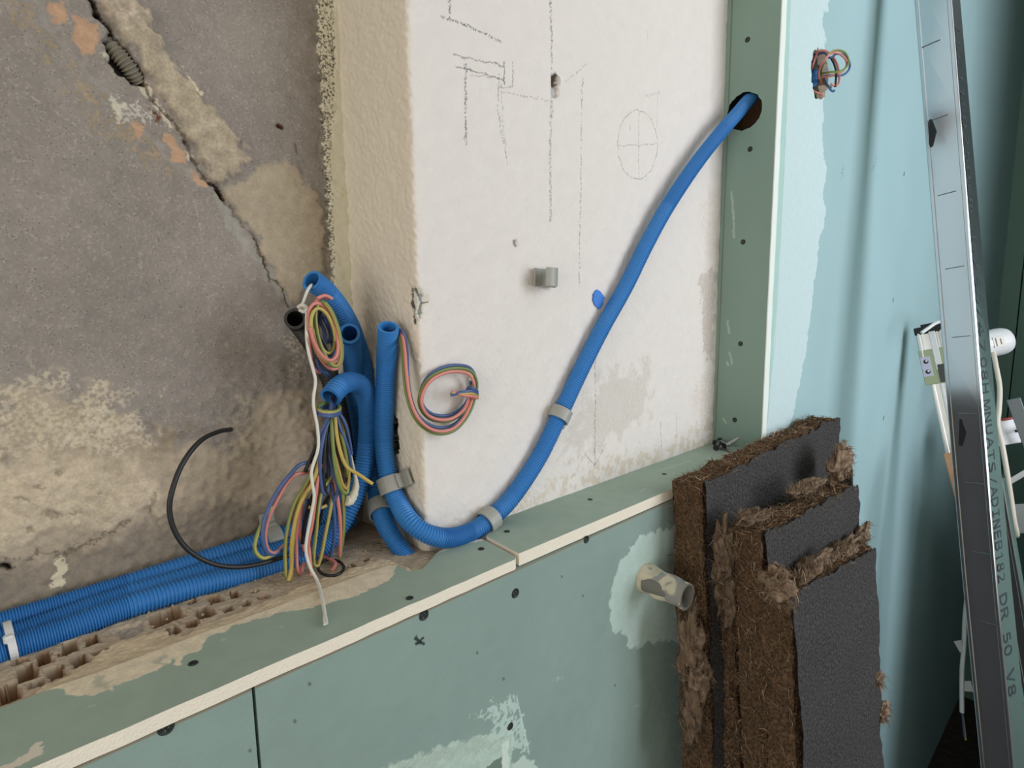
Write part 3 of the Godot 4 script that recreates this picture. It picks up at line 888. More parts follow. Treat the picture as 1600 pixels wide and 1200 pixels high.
	struct("wall_lower_brick_course_end", slab(Vector3(-1.8, 1.33, -0.19), Vector3(-0.138, Y_BRICK, -0.012)), M.brick)
	struct("wall_lower_packing", slab(Vector3(X_PIER, 1.33, Z_PIER - 0.05), Vector3(X_RET, Y_LEDGE - 0.0105, -0.012)), M.gypsum)
	# ledge boards
	var lc := Canvas.new(Vector2(-0.15, -0.002), Vector2(X_RET, 0.16), 0.0008, noise)
	lc.base(func(p: Vector2) -> Array:
		var a := nz.get_noise_3d(p.x * 7.0, p.y * 7.0, 0.0)
		var b := nz.get_noise_3d(p.x * 50.0, p.y * 50.0, 2.0)
		var g := nz.get_noise_3d(p.x * 420.0, p.y * 420.0, 6.0)
		var k := 1.0 + 0.02 * a + 0.02 * b + 0.012 * g
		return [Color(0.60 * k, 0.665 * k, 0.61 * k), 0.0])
	var P := func(a: Array) -> PackedVector2Array: return ledge_pts(Y_LEDGE, a)
	var filler := Color(0.88, 0.82, 0.72)
	lc.poly(P.call([-20, 1100, 60, 1075, 88, 1077, 100, 1082, 116, 1086, 150, 1086, 166, 1078, 176, 1082, 182, 1068, 214, 1062, 226, 1054, 250, 1048, 270, 1032, 274, 1041, 284, 1040, 290, 1026, 306, 1018, 318, 1010, 326, 994, 352, 988, 366, 977, 384, 975, 400, 966, 424, 964, 440, 957, 480, 952, 560, 930, 610, 905, 622, 880, 560, 870, 300, 940, 0, 1060]), filler, 0.95, 0.0012, 90.0, 0.0, 200.0, 0.0, 0.0008, 0.05)
	lc.poly(P.call([130, 1062, 170, 1056, 184, 1066, 160, 1078, 140, 1074]), Color(0.62, 0.64, 0.57), 0.6, 0.003, 60.0, 0.0, 100.0, 0.0, 0.004)
	lc.poly(P.call([240, 1030, 262, 1018, 268, 1032, 252, 1046]), Color(0.62, 0.65, 0.58), 0.7, 0.003, 60.0, 0.0, 100.0, 0.0, 0.004)
	lc.poly(P.call([60, 1075, 68, 1064, 82, 1066, 84, 1076, 70, 1080]), Color(0.86, 0.79, 0.67), 0.9, 0.0008, 90.0)
	lc.poly(P.call([-50, 1230, 0, 1198, 40, 1176, 58, 1160, 66, 1160, 66, 1180, 0, 1210]), Color(0.86, 0.82, 0.75), 0.95, 0.001, 100.0)
	lc.poly(P.call([655, 878, 668, 862, 690, 850, 726, 842, 754, 838, 752, 846, 720, 852, 690, 862, 672, 872, 662, 886]), Color(0.84, 0.81, 0.75), 0.95, 0.0016, 100.0)
	for q in [[900, 830, 915, 828], [1000, 770, 1010, 765], [980, 735, 1040, 722], [1030, 738, 1080, 722], [850, 850, 870, 845], [140, 1104, 148, 1102], [348, 998, 350, 999], [440, 978, 442, 979]]:
		lc.stroke(P.call(q), 0.002, Color(0.72, 0.77, 0.72), 0.5, 0.0, 200.0, 0.0, 0.001)
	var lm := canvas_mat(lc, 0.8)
	var luv := func(q: Vector2) -> Vector2: return lc.uv(q)
	var led := Node3D.new()
	led.name = "trim_1"
	led.set_meta("kind", "structure")
	add_child(led)
	var g0 := ledge_pts(Y_LEDGE, [754, 842])[0]
	var g1 := ledge_pts(Y_LEDGE, [806, 870])[0]
	var left := PackedVector2Array([Vector2(-1.8, -0.001)])
	for i in 40:                                         # slightly uneven broken front edge
		left.append(Vector2(lerpf(-0.2, g1.x - 0.004, i / 39.0), -0.001 + 0.0006 * noise.get_noise_1d(i * 3.3)))
	left.append(g1); left.append(g0)
	for q in ledge_pts(Y_LEDGE, [728, 845, 700, 853, 682, 864, 672, 876, 660, 889, 640, 893, 622, 884]): left.append(q)
	for i in 30: left.append(Vector2(lerpf(0.262, -0.15, i / 29.0), 0.0685 + 0.0016 * noise.get_noise_1d(i * 5.1)))
	left.append(Vector2(-1.8, 0.0685))
	var right := PackedVector2Array([g1 + Vector2(0.0035, -0.0005), Vector2(X_RET, -0.001), Vector2(X_RET, -Z_PIER + 0.002), Vector2(X_PIER + 0.012, -Z_PIER + 0.002), ledge_pts(Y_LEDGE, [770, 832])[0], ledge_pts(Y_LEDGE, [760, 841])[0]])
	for s in [[left, 0.0, "filled ledge board with a torn rear edge"], [right, 0.0022, "clean ledge board"]]:
		var m := MB.new()
		var yb: float = Y_LEDGE - 0.0095
		var th: float = 0.0095 + s[1]
		m.prism(s[0], Vector3(0, yb, 0), Vector3.RIGHT, Vector3.FORWARD, Vector3.UP, th, luv, false)
		var bo := obj("ledge_board", m.done(), lm, led)
		bo.set_meta("label", s[2])
		var e := MB.new()
		e.rim(s[0], Vector3(0, yb, 0), Vector3.RIGHT, Vector3.FORWARD, Vector3.UP, th - 0.0001)
		var eo := obj("cut_edge", e.done(), M.gypsum, bo)
		eo.transform = Transform3D.IDENTITY
	for q in [[302, 1037], [752, 858], [792, 831], [922, 781], [1038, 741], [640, 935]]:
		screw_head(ony(q[0], q[1], Y_LEDGE + (0.002 if q[0] > 760 else 0.0)), Vector3.UP, led, 0.003)

# ---------------------------------------------------------------- plasterboard return with the conduit hole, wall on the right with the box hole
func holed(m: MB, a: Vector2, b: Vector2, c: Vector2, r: float, rough: float, o: Vector3, ex: Vector3, ey: Vector3, ez: Vector3, th: float, uvf: Callable, rim_mesh: MB) -> void:
	var up := PackedVector2Array()
	var dn := PackedVector2Array()
	var loop := PackedVector2Array()
	var k := 24
	for i in k * 2:
		var an := PI * i / k
		var rr := r
		if i != 0 and i != k: rr *= 1.0 + rough * noise.get_noise_2d(cos(an) * 3.0 + c.x * 50.0, sin(an) * 3.0)
		var lp := Vector2(cos(an), sin(an)) * rr
		if i != 0 and i != k: lp.x = clampf(lp.x, -r * 0.998, r * 0.998)
		loop.append(c + lp)
	for i in range(k, -1, -1): up.append(loop[i])
	up.append(Vector2(c.x + r, b.y)); up.append(Vector2(c.x - r, b.y))
	for i in range(k, 2 * k): dn.append(loop[i])
	dn.append(loop[0])
	dn.append(Vector2(c.x + r, a.y)); dn.append(Vector2(c.x - r, a.y))
	for q in [up, dn, PackedVector2Array([a, Vector2(c.x - r, a.y), Vector2(c.x - r, b.y), Vector2(a.x, b.y)]), PackedVector2Array([Vector2(c.x + r, a.y), Vector2(b.x, a.y), b, Vector2(c.x + r, b.y)])]:
		m.prism(q, o, ex, ey, ez, th, uvf, false)
	var rev := loop.duplicate()
	rev.reverse()
	for i in loop.size():
		var A := loop[i]
		var B := loop[(i + 1) % loop.size()]
		var inw := c - (A + B) * 0.5
		rim_mesh.quad(o + ex * A.x + ey * A.y, o + ex * B.x + ey * B.y, o + ex * B.x + ey * B.y + ez * th, o + ex * A.x + ey * A.y + ez * th, ex * inw.x + ey * inw.y)
	m.rim(PackedVector2Array([a, Vector2(b.x, a.y), b, Vector2(a.x, b.y)]), o, ex, ey, ez, th)
func build_return_and_right_wall() -> void:
	var nz := noise
	# return, faces the pier
	var rc := Canvas.new(Vector2(-0.08, 1.36), Vector2(0.002, 2.15), 0.001, noise)
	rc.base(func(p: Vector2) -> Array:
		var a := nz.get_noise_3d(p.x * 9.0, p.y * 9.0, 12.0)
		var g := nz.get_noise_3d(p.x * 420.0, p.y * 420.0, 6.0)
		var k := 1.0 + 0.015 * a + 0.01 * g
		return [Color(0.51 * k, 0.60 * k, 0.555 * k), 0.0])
	var R := func(a: Array) -> PackedVector2Array:
		var o := PackedVector2Array()
		for i in range(0, a.size(), 2):
			var p := onx(a[i], a[i + 1], X_RET)
			o.append(Vector2(p.z, p.y))
		return o
	for q in [[1143, 300, 1146, 340, 1147, 372], [1137, 502, 1139, 520], [1140, 550, 1144, 568], [1136, 566, 1138, 570], [1130, 655, 1134, 660]]:
		rc.stroke(R.call(q), 0.0022, Color(0.72, 0.78, 0.73), 0.6, -0.2, 160.0, 0.0, 0.001)
	rc.stroke(R.call([1144, 0, 1137, 200, 1129, 400, 1117, 690]), 0.0012, Color(0.42, 0.43, 0.38), 0.8, -0.1, 100.0)
	var wr := Node3D.new()
	wr.name = "wall_return"
	wr.set_meta("kind", "structure")
	add_child(wr)
	var m := MB.new()
	var rm := MB.new()
	var hc: Vector2 = R.call([1163, 174])[0]
	holed(m, Vector2(-0.2, 1.36), Vector2(0.0, 2.6), hc, 0.0245, 0.05, Vector3(X_RET + 0.0125, 0, 0), Vector3.BACK, Vector3.UP, Vector3.LEFT, 0.0125, func(q: Vector2) -> Vector2: return rc.uv(q), rm)
	obj("plasterboard", m.done(), canvas_mat(rc, 0.8), wr)
	obj("hole_edge", rm.done(), M.dark, wr)
	for q in [[1168, 62], [1172, 233], [1161, 378], [1157, 537], [1148, 656]]:
		var p := onx(q[0], q[1], X_RET)
		screw_head(p, Vector3.LEFT, wr, 0.0036)
	# wall beyond
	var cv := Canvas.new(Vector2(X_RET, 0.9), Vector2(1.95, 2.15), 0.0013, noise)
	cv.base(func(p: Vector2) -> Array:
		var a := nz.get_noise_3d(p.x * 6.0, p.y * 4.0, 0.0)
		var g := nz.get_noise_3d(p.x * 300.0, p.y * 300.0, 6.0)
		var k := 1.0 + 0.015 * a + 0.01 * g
		return [Color(0.615 * k, 0.725 * k, 0.735 * k), 0.0])  # paler and bluer than the lower boards: window light painted into the colour
	var W := func(a: Array) -> PackedVector2Array: return wall_pts(0.0, a)
	cv.poly(W.call([1190, -420, 1306, -420, 1290, -180, 1298, -60, 1296, 15, 1285, 20, 1290, 60, 1286, 130, 1286, 230, 1292, 270, 1285, 300, 1290, 330, 1286, 360, 1278, 380, 1280, 390, 1272, 450, 1258, 560, 1245, 620, 1232, 690, 1185, 720, 1190, 400]), Color(0.77, 0.835, 0.835), 0.9, 0.003, 40.0, 0.0, 200.0, 0.0, 0.0, 0.01)
	cv.poly(W.call([1206, -420, 1244, -420, 1236, -40, 1232, 100, 1226, 260, 1218, 400, 1208, 560, 1196, 700, 1180, 700]), Color(0.63, 0.76, 0.715), 0.75, 0.0008, 40.0)
	cv.poly(W.call([1200, -420, 1236, -420, 1228, -40, 1223, 70, 1225, 100, 1217, 200, 1212, 210, 1205, 400, 1196, 560, 1195, 700, 1170, 700]), Color(0.9, 0.92, 0.89), 0.9, 0.0016, 90.0)
	cv.stroke(W.call([1236, -20, 1232, 100, 1222, 330, 1210, 560]), 0.001, Color(0.62, 0.72, 0.7), 0.6)
	for q in [[1413, 272], [1396, 469], [1381, 653]]:
		cv.stroke(W.call([q[0], q[1] - 2, q[0] - 0.8, q[1] + 2]), 0.0028, Color(0.14, 0.17, 0.17), 0.9)
	for q in [[1318, 262, 1314, 278], [1370, 245, 1364, 262], [1520, 150, 1524, 160]]:
		cv.stroke(W.call(q), 0.005, Color(0.33, 0.4, 0.39), 0.6, 0.3, 260.0, 0.0, 0.003)
	var wf := Node3D.new()
	wf.name = "wall_right"
	wf.set_meta("kind", "structure")
	add_child(wf)
	var bp := onz(1281, 116, 0.0)
	var wm := MB.new()
	var wrim := MB.new()
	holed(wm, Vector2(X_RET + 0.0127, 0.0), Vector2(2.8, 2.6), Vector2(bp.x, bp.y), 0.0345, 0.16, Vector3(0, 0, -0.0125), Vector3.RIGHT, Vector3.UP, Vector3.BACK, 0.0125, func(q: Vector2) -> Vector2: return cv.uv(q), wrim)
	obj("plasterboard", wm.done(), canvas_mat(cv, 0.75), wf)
	obj("hole_edge", wrim.done(), M.gypsum, wf)
	var ck := MB.new()
	var skl := PackedVector2Array()
	for i in 60: skl.append(Vector2(X_RET - 0.0006 + 0.0005 * noise.get_noise_1d(i * 9.7), lerpf(1.36, 2.6, i / 59.0)))
	for i in 60: skl.append(Vector2(X_RET + 0.0135 + 0.0012 * noise.get_noise_1d(i * 7.1 + 90.0), lerpf(2.6, 1.36, i / 59.0)))
	ck.prism(skl, Vector3(0, 0, -0.0004), Vector3.RIGHT, Vector3.UP, Vector3.BACK, 0.0014, func(q: Vector2) -> Vector2: return cv.uv(q))
	obj("corner_filler", ck.done(), M.filler, wf)
	# recessed box behind the hole
	var cup := MB.new()
	var xf := Transform3D(Basis(Vector3.RIGHT, Vector3.BACK, Vector3.DOWN), Vector3(bp.x, bp.y, -0.05))
	cup.lathe(xf, PackedVector2Array([Vector2(0.0005, 0.0), Vector2(0.031, 0.0), Vector2(0.033, 0.037)]), 28)
	cup.lathe(xf, PackedVector2Array([Vector2(0.033, 0.037), Vector2(0.0335, 0.0), Vector2(0.0005, -0.001)]), 28)
	var cupo := obj("recessed_wall_box", cup.done(), mat(Color(0.55, 0.53, 0.5), 0.5))
	tag(cupo, "round grey wall box sunk behind the ragged hole in the skimmed green wall", "wall box")
	var bt := wire_mesh(PackedVector3Array([onz(1272, 108, -0.03), onz(1271, 122, -0.016), onz(1268, 132, -0.02)]), 0.0075, [], 0.002)
	obj("conduit_end", bt, M.blue, cupo).set_meta("label", "blue conduit end")
	# timber behind so that the cavity is closed
	struct("trim_2", slab(Vector3(X_RET + 0.13, 0, -0.2), Vector3(X_RET + 0.17, 2.6, -0.06)), M.wood)

# ---------------------------------------------------------------- conduits
var pipes := {}
func pipe(key: String, pts: PackedVector3Array, m: Material, label: String, r := PIPE_R) -> void:
	if pts[pts.size() - 1].x < 0.0: pts.append(pts[pts.size() - 1] + Vector3(-0.6, 0, 0))   # runs on along the wall foot
	pipes[key] = pts
	tag(obj("corrugated_conduit", conduit_mesh(pts, r), m), label, "conduit", "corrugated conduits in the niche")
func build_conduits() -> void:
	# long run: open end beside the pier, round its foot, up across the pier into the return
	var a := PackedVector3Array()
	for q in [[607, 513], [604, 560], [601, 620], [600, 690], [606, 740], [622, 785]]: a.append(onx(q[0], q[1], X_PIER - 0.0115))
	a[0] += (EYE - a[0]).normalized() * 0.014 + Vector3(0, 0.001, 0)
	a.append(onz(648, 822, -0.075))
	for q in [[690, 840, -0.062], [735, 832, -0.0625], [768, 809, -0.0635], [800, 777, -0.0645], [843, 713, -0.0645], [875, 648, -0.064], [907, 580, -0.0635], [941, 513, -0.063], [978, 447, -0.062], [1010, 382, -0.060], [1042, 324, -0.058], [1089, 254, -0.055], [1132, 200, -0.0505]]:
		a.append(onz(q[0], q[1], q[2]))
	var hole := onx(1160, 168, X_RET)
	a.append(hole); a.append(hole + Vector3(0.05, 0.045, 0.003)); a.append(hole + Vector3(0.085, 0.1, -0.01))
	pipe("long", a, M.blue, "long blue corrugated conduit clipped across the white pier into the green return")
	pipe("tall", zpath([487, 438, -0.128, 512, 458, -0.136, 540, 496, -0.146, 560, 545, -0.153, 573, 605, -0.157, 580, 665, -0.157, 583, 720, -0.151, 589, 770, -0.137, 603, 820, -0.108, 625, 856, -0.092, 646, 888, -0.078, 654, 915, -0.066]), M.blue,
		"blue corrugated conduit with the highest open end, white string inside, dropping into the ledge")
	pipe("short", zpath([546, 521, -0.124, 547, 527, -0.134, 550, 552, -0.146, 554, 610, -0.161, 557, 680, -0.1735, 551, 745, -0.1745, 520, 800, -0.1735, 480, 823, -0.172, 438, 838, -0.1725, 330, 872, -0.173, 200, 914, -0.174, 100, 945, -0.1745, 0, 976, -0.175, -140, 1022, -0.175]), M.blue,
		"blue corrugated conduit with an empty middle mouth, running along the wall foot behind the others")
	pipe("bent", zpath([516, 621, -0.106, 530, 604, -0.112, 548, 597, -0.120, 566, 606, -0.126, 575, 636, -0.131, 574, 690, -0.134, 566, 740, -0.135, 548, 790, -0.136, 520, 838, -0.137, 485, 868, -0.138, 440, 884, -0.1385, 330, 910, -0.1385, 200, 948, -0.139, 100, 985, -0.139, 0, 1020, -0.139, -120, 1066, -0.139]), M.blue,
		"blue corrugated conduit bent over like a hook and stuffed with coloured wires")
	pipe("middle", zpath([548, 808, -0.161, 520, 828, -0.157, 480, 848, -0.156, 432, 862, -0.1575, 330, 892, -0.1575, 200, 931, -0.158, 100, 966, -0.158, 0, 1003, -0.158, -130, 1050, -0.158]), M.blue,
		"blue corrugated conduit lying in the gap between two others at the wall foot")
	pipe("black", zpath([461, 498, -0.120, 465, 503, -0.127, 478, 520, -0.135, 498, 552, -0.143, 516, 592, -0.150, 529, 640, -0.155, 538, 690, -0.156, 541, 740, -0.155, 539, 765, -0.155]), M.black_pipe,
		"black corrugated conduit with a ragged open mouth behind the hanging wire coil", 0.0088)

# ---------------------------------------------------------------- wires
const GY := [Color(0.16, 0.22, 0.06), Color(0.16, 0.22, 0.06), Color(0.16, 0.22, 0.06), Color(0.16, 0.22, 0.06), Color(0.44, 0.36, 0.1), Color(0.44, 0.36, 0.1), Color(0.44, 0.36, 0.1), Color(0.44, 0.36, 0.1)]
func wire(parent: Node3D, kind: String, pts: PackedVector3Array, r := 0.00155) -> void:
	var mt: Material = M.pink
	var cols: Array = []
	match kind:
		"blue": mt = M.wblue
		"black": mt = M.wblack
		"yellow": mt = M.wyellow
		"gy":
			mt = M.gy
			cols = GY
	var o := obj("wire", wire_mesh(pts, r, cols, 0.003), mt, parent)
	o.set_meta("label", {"pink": "pink wire", "blue": "blue wire", "black": "black wire", "yellow": "yellow wire", "gy": "green and yellow wire"}[kind])
# mixed path: third value is the depth plane, or a height when above one half
func mpath(a: Array) -> PackedVector3Array:
	var o := PackedVector3Array()
	for i in range(0, a.size(), 3):
		o.append(ony(a[i], a[i + 1], a[i + 2]) if a[i + 2] > 0.5 else onz(a[i], a[i + 1], a[i + 2]))
	return o
func build_wires() -> void:
	# coil hanging on the black conduit
	var coil := base("wire_coil", onz(505, 575, -0.11))
	tag(coil, "flattened hanging coil of pink, blue and green wires beside the black conduit mouth", "wire coil", "coils of wire")
	var defs := [["pink", 508, 521, 23, 54, 2.0, 0.3, -0.108], ["gy", 509, 517, 19, 50, 2.3, 1.2, -0.112], ["blue", 509, 524, 14, 50, 2.2, 2.2, -0.115], ["gy", 507, 522, 21, 47, 1.6, 3.0, -0.104], ["pink", 513, 524, 17, 46, 1.5, 4.1, -0.117], ["blue", 505, 530, 16, 44, 1.5, 0.9, -0.12], ["gy", 513, 520, 18, 53, 1.3, 5.0, -0.1], ["pink", 506, 518, 22, 49, 1.2, 2.4, -0.097]]
	for d in defs:
		var p := PackedVector3Array()
		var turns: float = d[5]
		var cnt := int(turns * 14)
		for i in cnt + 1:
			var t := float(i) / 14.0
			var an: float = d[6] + TAU * t
			var k := 1.0 - 0.12 * t + 0.06 * sin(t * 5.0 + d[6])
			var x: float = d[3] * k * cos(an)
			var y: float = d[4] * k * sin(an)
			p.append(onz(d[1] + x + y * (0.16 + 0.1 * sin(d[6] * 3.0)), d[2] + y, d[7] + 0.004 * sin(an * 0.5 + d[6]) + 0.003 * t))
		wire(coil, d[0], p)
	wire(coil, "pink", mpath([512, 467, -0.108, 505, 464, -0.109, 495, 470, -0.11, 486, 492, -0.11, 483, 520, -0.11, 484, 545, -0.111, 490, 575, -0.113, 500, 582, -0.118]))
	wire(coil, "pink", mpath([519, 467, -0.1055, 508, 462, -0.106, 496, 466, -0.106]))
	wire(coil, "blue", mpath([503, 480, -0.112, 500, 500, -0.11, 506, 515, -0.108, 512, 535, -0.108, 517, 520, -0.109, 514, 490, -0.113]))
	wire(coil, "gy", mpath([503, 470, -0.107, 512, 480, -0.105, 524, 500, -0.104, 528, 520, -0.105]))
	wire(coil, "blue", mpath([494, 560, -0.113, 500, 578, -0.114, 508, 582, -0.118, 516, 590, -0.14]))
	# bundle stuffed into the bent conduit
	var b := base("wire_bundle", onz(500, 880, -0.115))
	tag(b, "large tangled bundle of blue, black, yellow and pink wires spilling from the hooked conduit", "wire bundle", "coils of wire")
	for k in 3:                                          # wrap round the neck
		var p := PackedVector3Array()
		for i in 15:
			var an := TAU * i / 13.0 + k
			p.append(onz(514 + 17 * cos(an), 641 + k * 3.2 + 7 * sin(an) - 4, -0.1 + 0.012 * sin(an)))
		wire(b, ["gy", "blue", "blue"][k], p)
	var T: Array = [
		["blue", [520, 618, -0.113, 518, 645, -0.104, 506, 680, -0.1, 500, 720, -0.098, 502, 757, -0.1, 508, 772, -0.102, 513, 755, -0.104, 513, 715, -0.106, 518, 670, -0.108]],
		["blue", [517, 620, -0.112, 515, 645, -0.1, 501, 680, -0.104, 498, 712, -0.106, 500, 750, -0.107, 508, 770, -0.107]],
		["black", [521, 625, -0.112, 520, 645, -0.106, 508, 690, -0.103, 504, 738, -0.104, 506, 766, -0.106]],
		["blue", [524, 622, -0.112, 522, 645, -0.104, 514, 690, -0.1, 520, 735, -0.1, 528, 764, -0.102, 522, 782, -0.105]],
		["gy", [519, 620, -0.114, 518, 650, -0.102, 520, 695, -0.096, 526, 742, -0.095, 536, 769, -0.097, 543, 768, -0.1, 541, 727, -0.101, 531, 700, -0.101, 524, 655, -0.104]],
		["yellow", [520, 650, -0.101, 521, 695, -0.098, 529, 735, -0.0965, 540, 763, -0.0985, 545, 745, -0.1, 538, 705, -0.102, 526, 660, -0.106]],
		["black", [522, 640, -0.108, 527, 683, -0.103, 531, 712, -0.1, 538, 750, -0.1, 545, 738, -0.103, 535, 700, -0.107, 528, 655, -0.11]],
		["black", [524, 640, -0.112, 540, 660, -0.112, 546, 690, -0.114, 545, 730, -0.116, 540, 760, -0.117]],
		["gy", [526, 640, -0.109, 536, 665, -0.107, 541, 700, -0.108, 540, 750, -0.11, 535, 790, -0.112]],
		["blue", [526, 640, -0.107, 538, 660, -0.105, 546, 690, -0.106, 549, 710, -0.108]],
		["yellow", [523, 645, -0.1, 528, 690, -0.095, 541, 728, -0.092, 560, 741, -0.088, 582, 756, -0.084]],
		["blue", [512, 665, -0.108, 502, 718, -0.11, 482, 722, -0.11, 466, 728, -0.109, 430, 773, -0.107, 412, 818, -0.106, 412, 850, -0.106, 424, 866, -0.108, 452, 850, -0.112]],
		["pink", [510, 690, -0.11, 500, 733, -0.112, 480, 738, -0.112, 458, 744, -0.111, 430, 787, -0.109, 415, 827, -0.108, 418, 858, -0.108, 430, 864, -0.109, 448, 848, -0.113]],
		["gy", [424, 790, -0.109, 404, 830, -0.108, 398, 858, -0.108, 410, 872, -0.108, 424, 868, -0.109, 446, 856, -0.113]],
		["gy", [500, 700, -0.105, 483, 747, -0.104, 460, 787, -0.104, 447, 840, -0.105, 446, 893, -0.106, 451, 906, 1.373, 455, 898, -0.108, 457, 853, -0.108, 470, 773, -0.106, 490, 735, -0.106]],
		["yellow", [503, 705, -0.101, 490, 750, -0.099, 468, 790, -0.0995, 456, 845, -0.101, 455, 890, -0.103, 450, 908, 1.374]],
		["pink", [496, 745, -0.108, 480, 757, -0.11, 465, 817, -0.112, 463, 860, -0.113, 467, 896, 1.373, 475, 880, -0.118]],
		["black", [508, 680, -0.107, 496, 695, -0.108, 478, 733, -0.108]],
		["black", [500, 690, -0.11, 488, 712, -0.111, 476, 738, -0.111]],
		["blue", [512, 740, -0.11, 497, 762, -0.112, 487, 800, -0.115, 482, 850, -0.118, 483, 880, -0.122]],
		["black", [508, 745, -0.112, 492, 768, -0.114, 480, 800, -0.117, 472, 850, -0.119]],
		["pink", [500, 755, -0.107, 490, 800, -0.107, 483, 850, -0.109, 487, 900, 1.373]],
		["gy", [516, 745, -0.104, 501, 773, -0.102, 494, 830, -0.104, 490, 880, -0.107, 497, 884, -0.108, 510, 827, -0.107, 518, 785, -0.107, 520, 750, -0.108]],
		["blue", [505, 750, -0.104, 500, 790, -0.104, 492, 820, -0.106, 480, 850, -0.11]],
		["pink", [522, 745, -0.104, 526, 767, -0.104, 532, 820, -0.107, 531, 868, -0.113]],
		["blue", [518, 755, -0.106, 520, 775, -0.106, 523, 833, -0.11, 516, 872, -0.115]],
		["gy", [534, 760, -0.106, 537, 785, -0.106, 537, 827, -0.109, 531, 872, -0.114]],
		["black", [500, 790, -0.116, 492, 830, -0.118, 505, 790, -0.118, 515, 775, -0.118]],
		["blue", [480, 780, -0.118, 474, 830, -0.121, 472, 870, -0.124]],
		["yellow", [482, 792, -0.11, 495, 795, -0.108, 510, 790, -0.108]],
		["pink", [471, 790, -0.119, 468, 830, -0.12, 476, 860, -0.121]],
		["black", [520, 640, -0.103, 521, 665, -0.099, 523, 695, -0.0975, 531, 725, -0.0965, 538, 754, -0.098]],
		["black", [518, 642, -0.103, 516, 680, -0.1, 515, 700, -0.099, 524, 735, -0.0985, 533, 758, -0.1]],
		["black", [516, 642, -0.104, 509, 680, -0.1, 506, 720, -0.099, 506, 755, -0.1, 510, 772, -0.102]],
		["blue", [524, 640, -0.106, 531, 668, -0.1, 540, 690, -0.0995, 546, 712, -0.101, 548, 735, -0.104]],
		["gy", [523, 650, -0.104, 533, 680, -0.1, 541, 715, -0.099, 543, 740, -0.1]],
		["pink", [502, 725, -0.1, 497, 745, -0.1, 493, 775, -0.1, 488, 815, -0.102, 481, 850, -0.106]],
		["pink", [498, 868, 1.373, 512, 872, 1.374, 524, 880, 1.373, 520, 890, 1.373]],
	]
	for t in T: wire(b, t[0], mpath(t[1]), 0.0016)
	# torn strip of white tape and plaster in the bundle
	var tm := MB.new()
	var tp := smooth_path(mpath([547, 708, -0.108, 553, 735, -0.106, 556, 760, -0.105, 548, 782, -0.104, 541, 782, -0.104]), 0.002)
	var tr := PackedFloat32Array()
	for i in tp.size(): tr.append(0.0012 + 0.0034 * smoothstep(0.2, 1.0, float(i) / tp.size()) * (1.0 + 0.35 * noise.get_noise_1d(i * 40.0)))
	tm.tube(tp, tr, 10)
	var to := obj("plaster_crust", tm.done(), M.plaster, b)
	to.set_meta("label", "crust of white plaster stuck to the wires")
	# coil in front of the pier
	var c := base("wire_coil", onz(700, 680, -0.068))
	tag(c, "neat round coil of three wires hanging in front of the white pier", "wire coil", "coils of wire")
	var core := [607, 516, -1, 617, 514, -1, 626, 519, -1, 632, 545, -0.082, 634, 580, -0.074, 639, 620, -0.068, 650, 650, -0.064, 668, 668, -0.062, 690, 674, -0.061, 712, 667, -0.061, 730, 646, -0.062, 741, 618, -0.064, 743, 595, -0.065, 735, 580, -0.066, 716, 575, -0.066, 694, 578, -0.066, 672, 590, -0.066, 659, 610, -0.066, 657, 630, -0.066, 668, 648, -0.066, 688, 655, -0.066, 708, 652, -0.066, 726, 638, -0.065, 735, 618, -0.064, 736, 600, -0.062]
	for k in 3:
		var p := PackedVector3Array()
		for i in range(0, core.size(), 3):
			var u: float = core[i]
			var v: float = core[i + 1]
			var far := clampf((i / 3.0 - 3.0) / 4.0, 0.0, 1.0)
			var cx := u - 697.0
			var cy := v - 620.0
			var sc: float = [0.99, 1.035, 0.945][k]
			u = lerpf(u + [3.5, -3.5, 0.0][k], 697.0 + cx * sc, far)
			v = lerpf(v, 620.0 + cy * sc + [-5.0, 2.0, 3.0][k], far)
			if core[i + 2] == -1: p.append(onx(u, v, X_PIER - 0.0115 + 0.002 * i / 3.0))
			else: p.append(onz(u, v, core[i + 2] + 0.0034 * (k - 1)))
		wire(c, ["blue", "gy", "pink"][k], p)
	for k in 3:                                          # ends tucked through the loop
		wire(c, ["blue", "yellow", "pink"][k], mpath([746, 620 + k * 3 - 4, -0.056, 737, 611 + k * 4, -0.053, 722, 613 + k * 2, -0.054, 704 + k, 617 - k * 2.5, -0.058]))
	wire(c, "blue", mpath([730, 608, -0.066, 736, 606, -0.0545, 745, 611, -0.056, 744, 616, -0.066]))
	# coil out of the wall box
	var d := base("wire_coil", onz(1290, 150, 0.0))
	tag(d, "small loose loops of thin wire sticking out of the round wall box", "wire coil", "coils of wire")
	var Z := func(a: Array) -> PackedVector3Array:
		var o := PackedVector3Array()
		for i in range(0, a.size(), 3): o.append(onz(1230 + a[i] / 9.23, 50 + a[i + 1] / 9.23, a[i + 2]))
		return o
	wire(d, "gy", Z.call([500, 600, 0.0, 620, 580, 0.014, 760, 570, 0.025, 850, 510, 0.03, 885, 420, 0.03, 850, 320, 0.028, 760, 265, 0.026, 660, 275, 0.022, 590, 340, 0.018, 520, 470, 0.01, 490, 600, -0.004, 520, 720, -0.004, 560, 840, -0.006, 530, 900, -0.012]))
	wire(d, "pink", Z.call([500, 655, 0.0, 600, 640, 0.01, 760, 590, 0.022, 850, 500, 0.026, 850, 410, 0.028, 790, 340, 0.028, 710, 300, 0.026, 620, 320, 0.02, 540, 410, 0.015, 470, 520, 0.005, 450, 640, -0.002, 490, 740, -0.008, 470, 840, -0.012]))
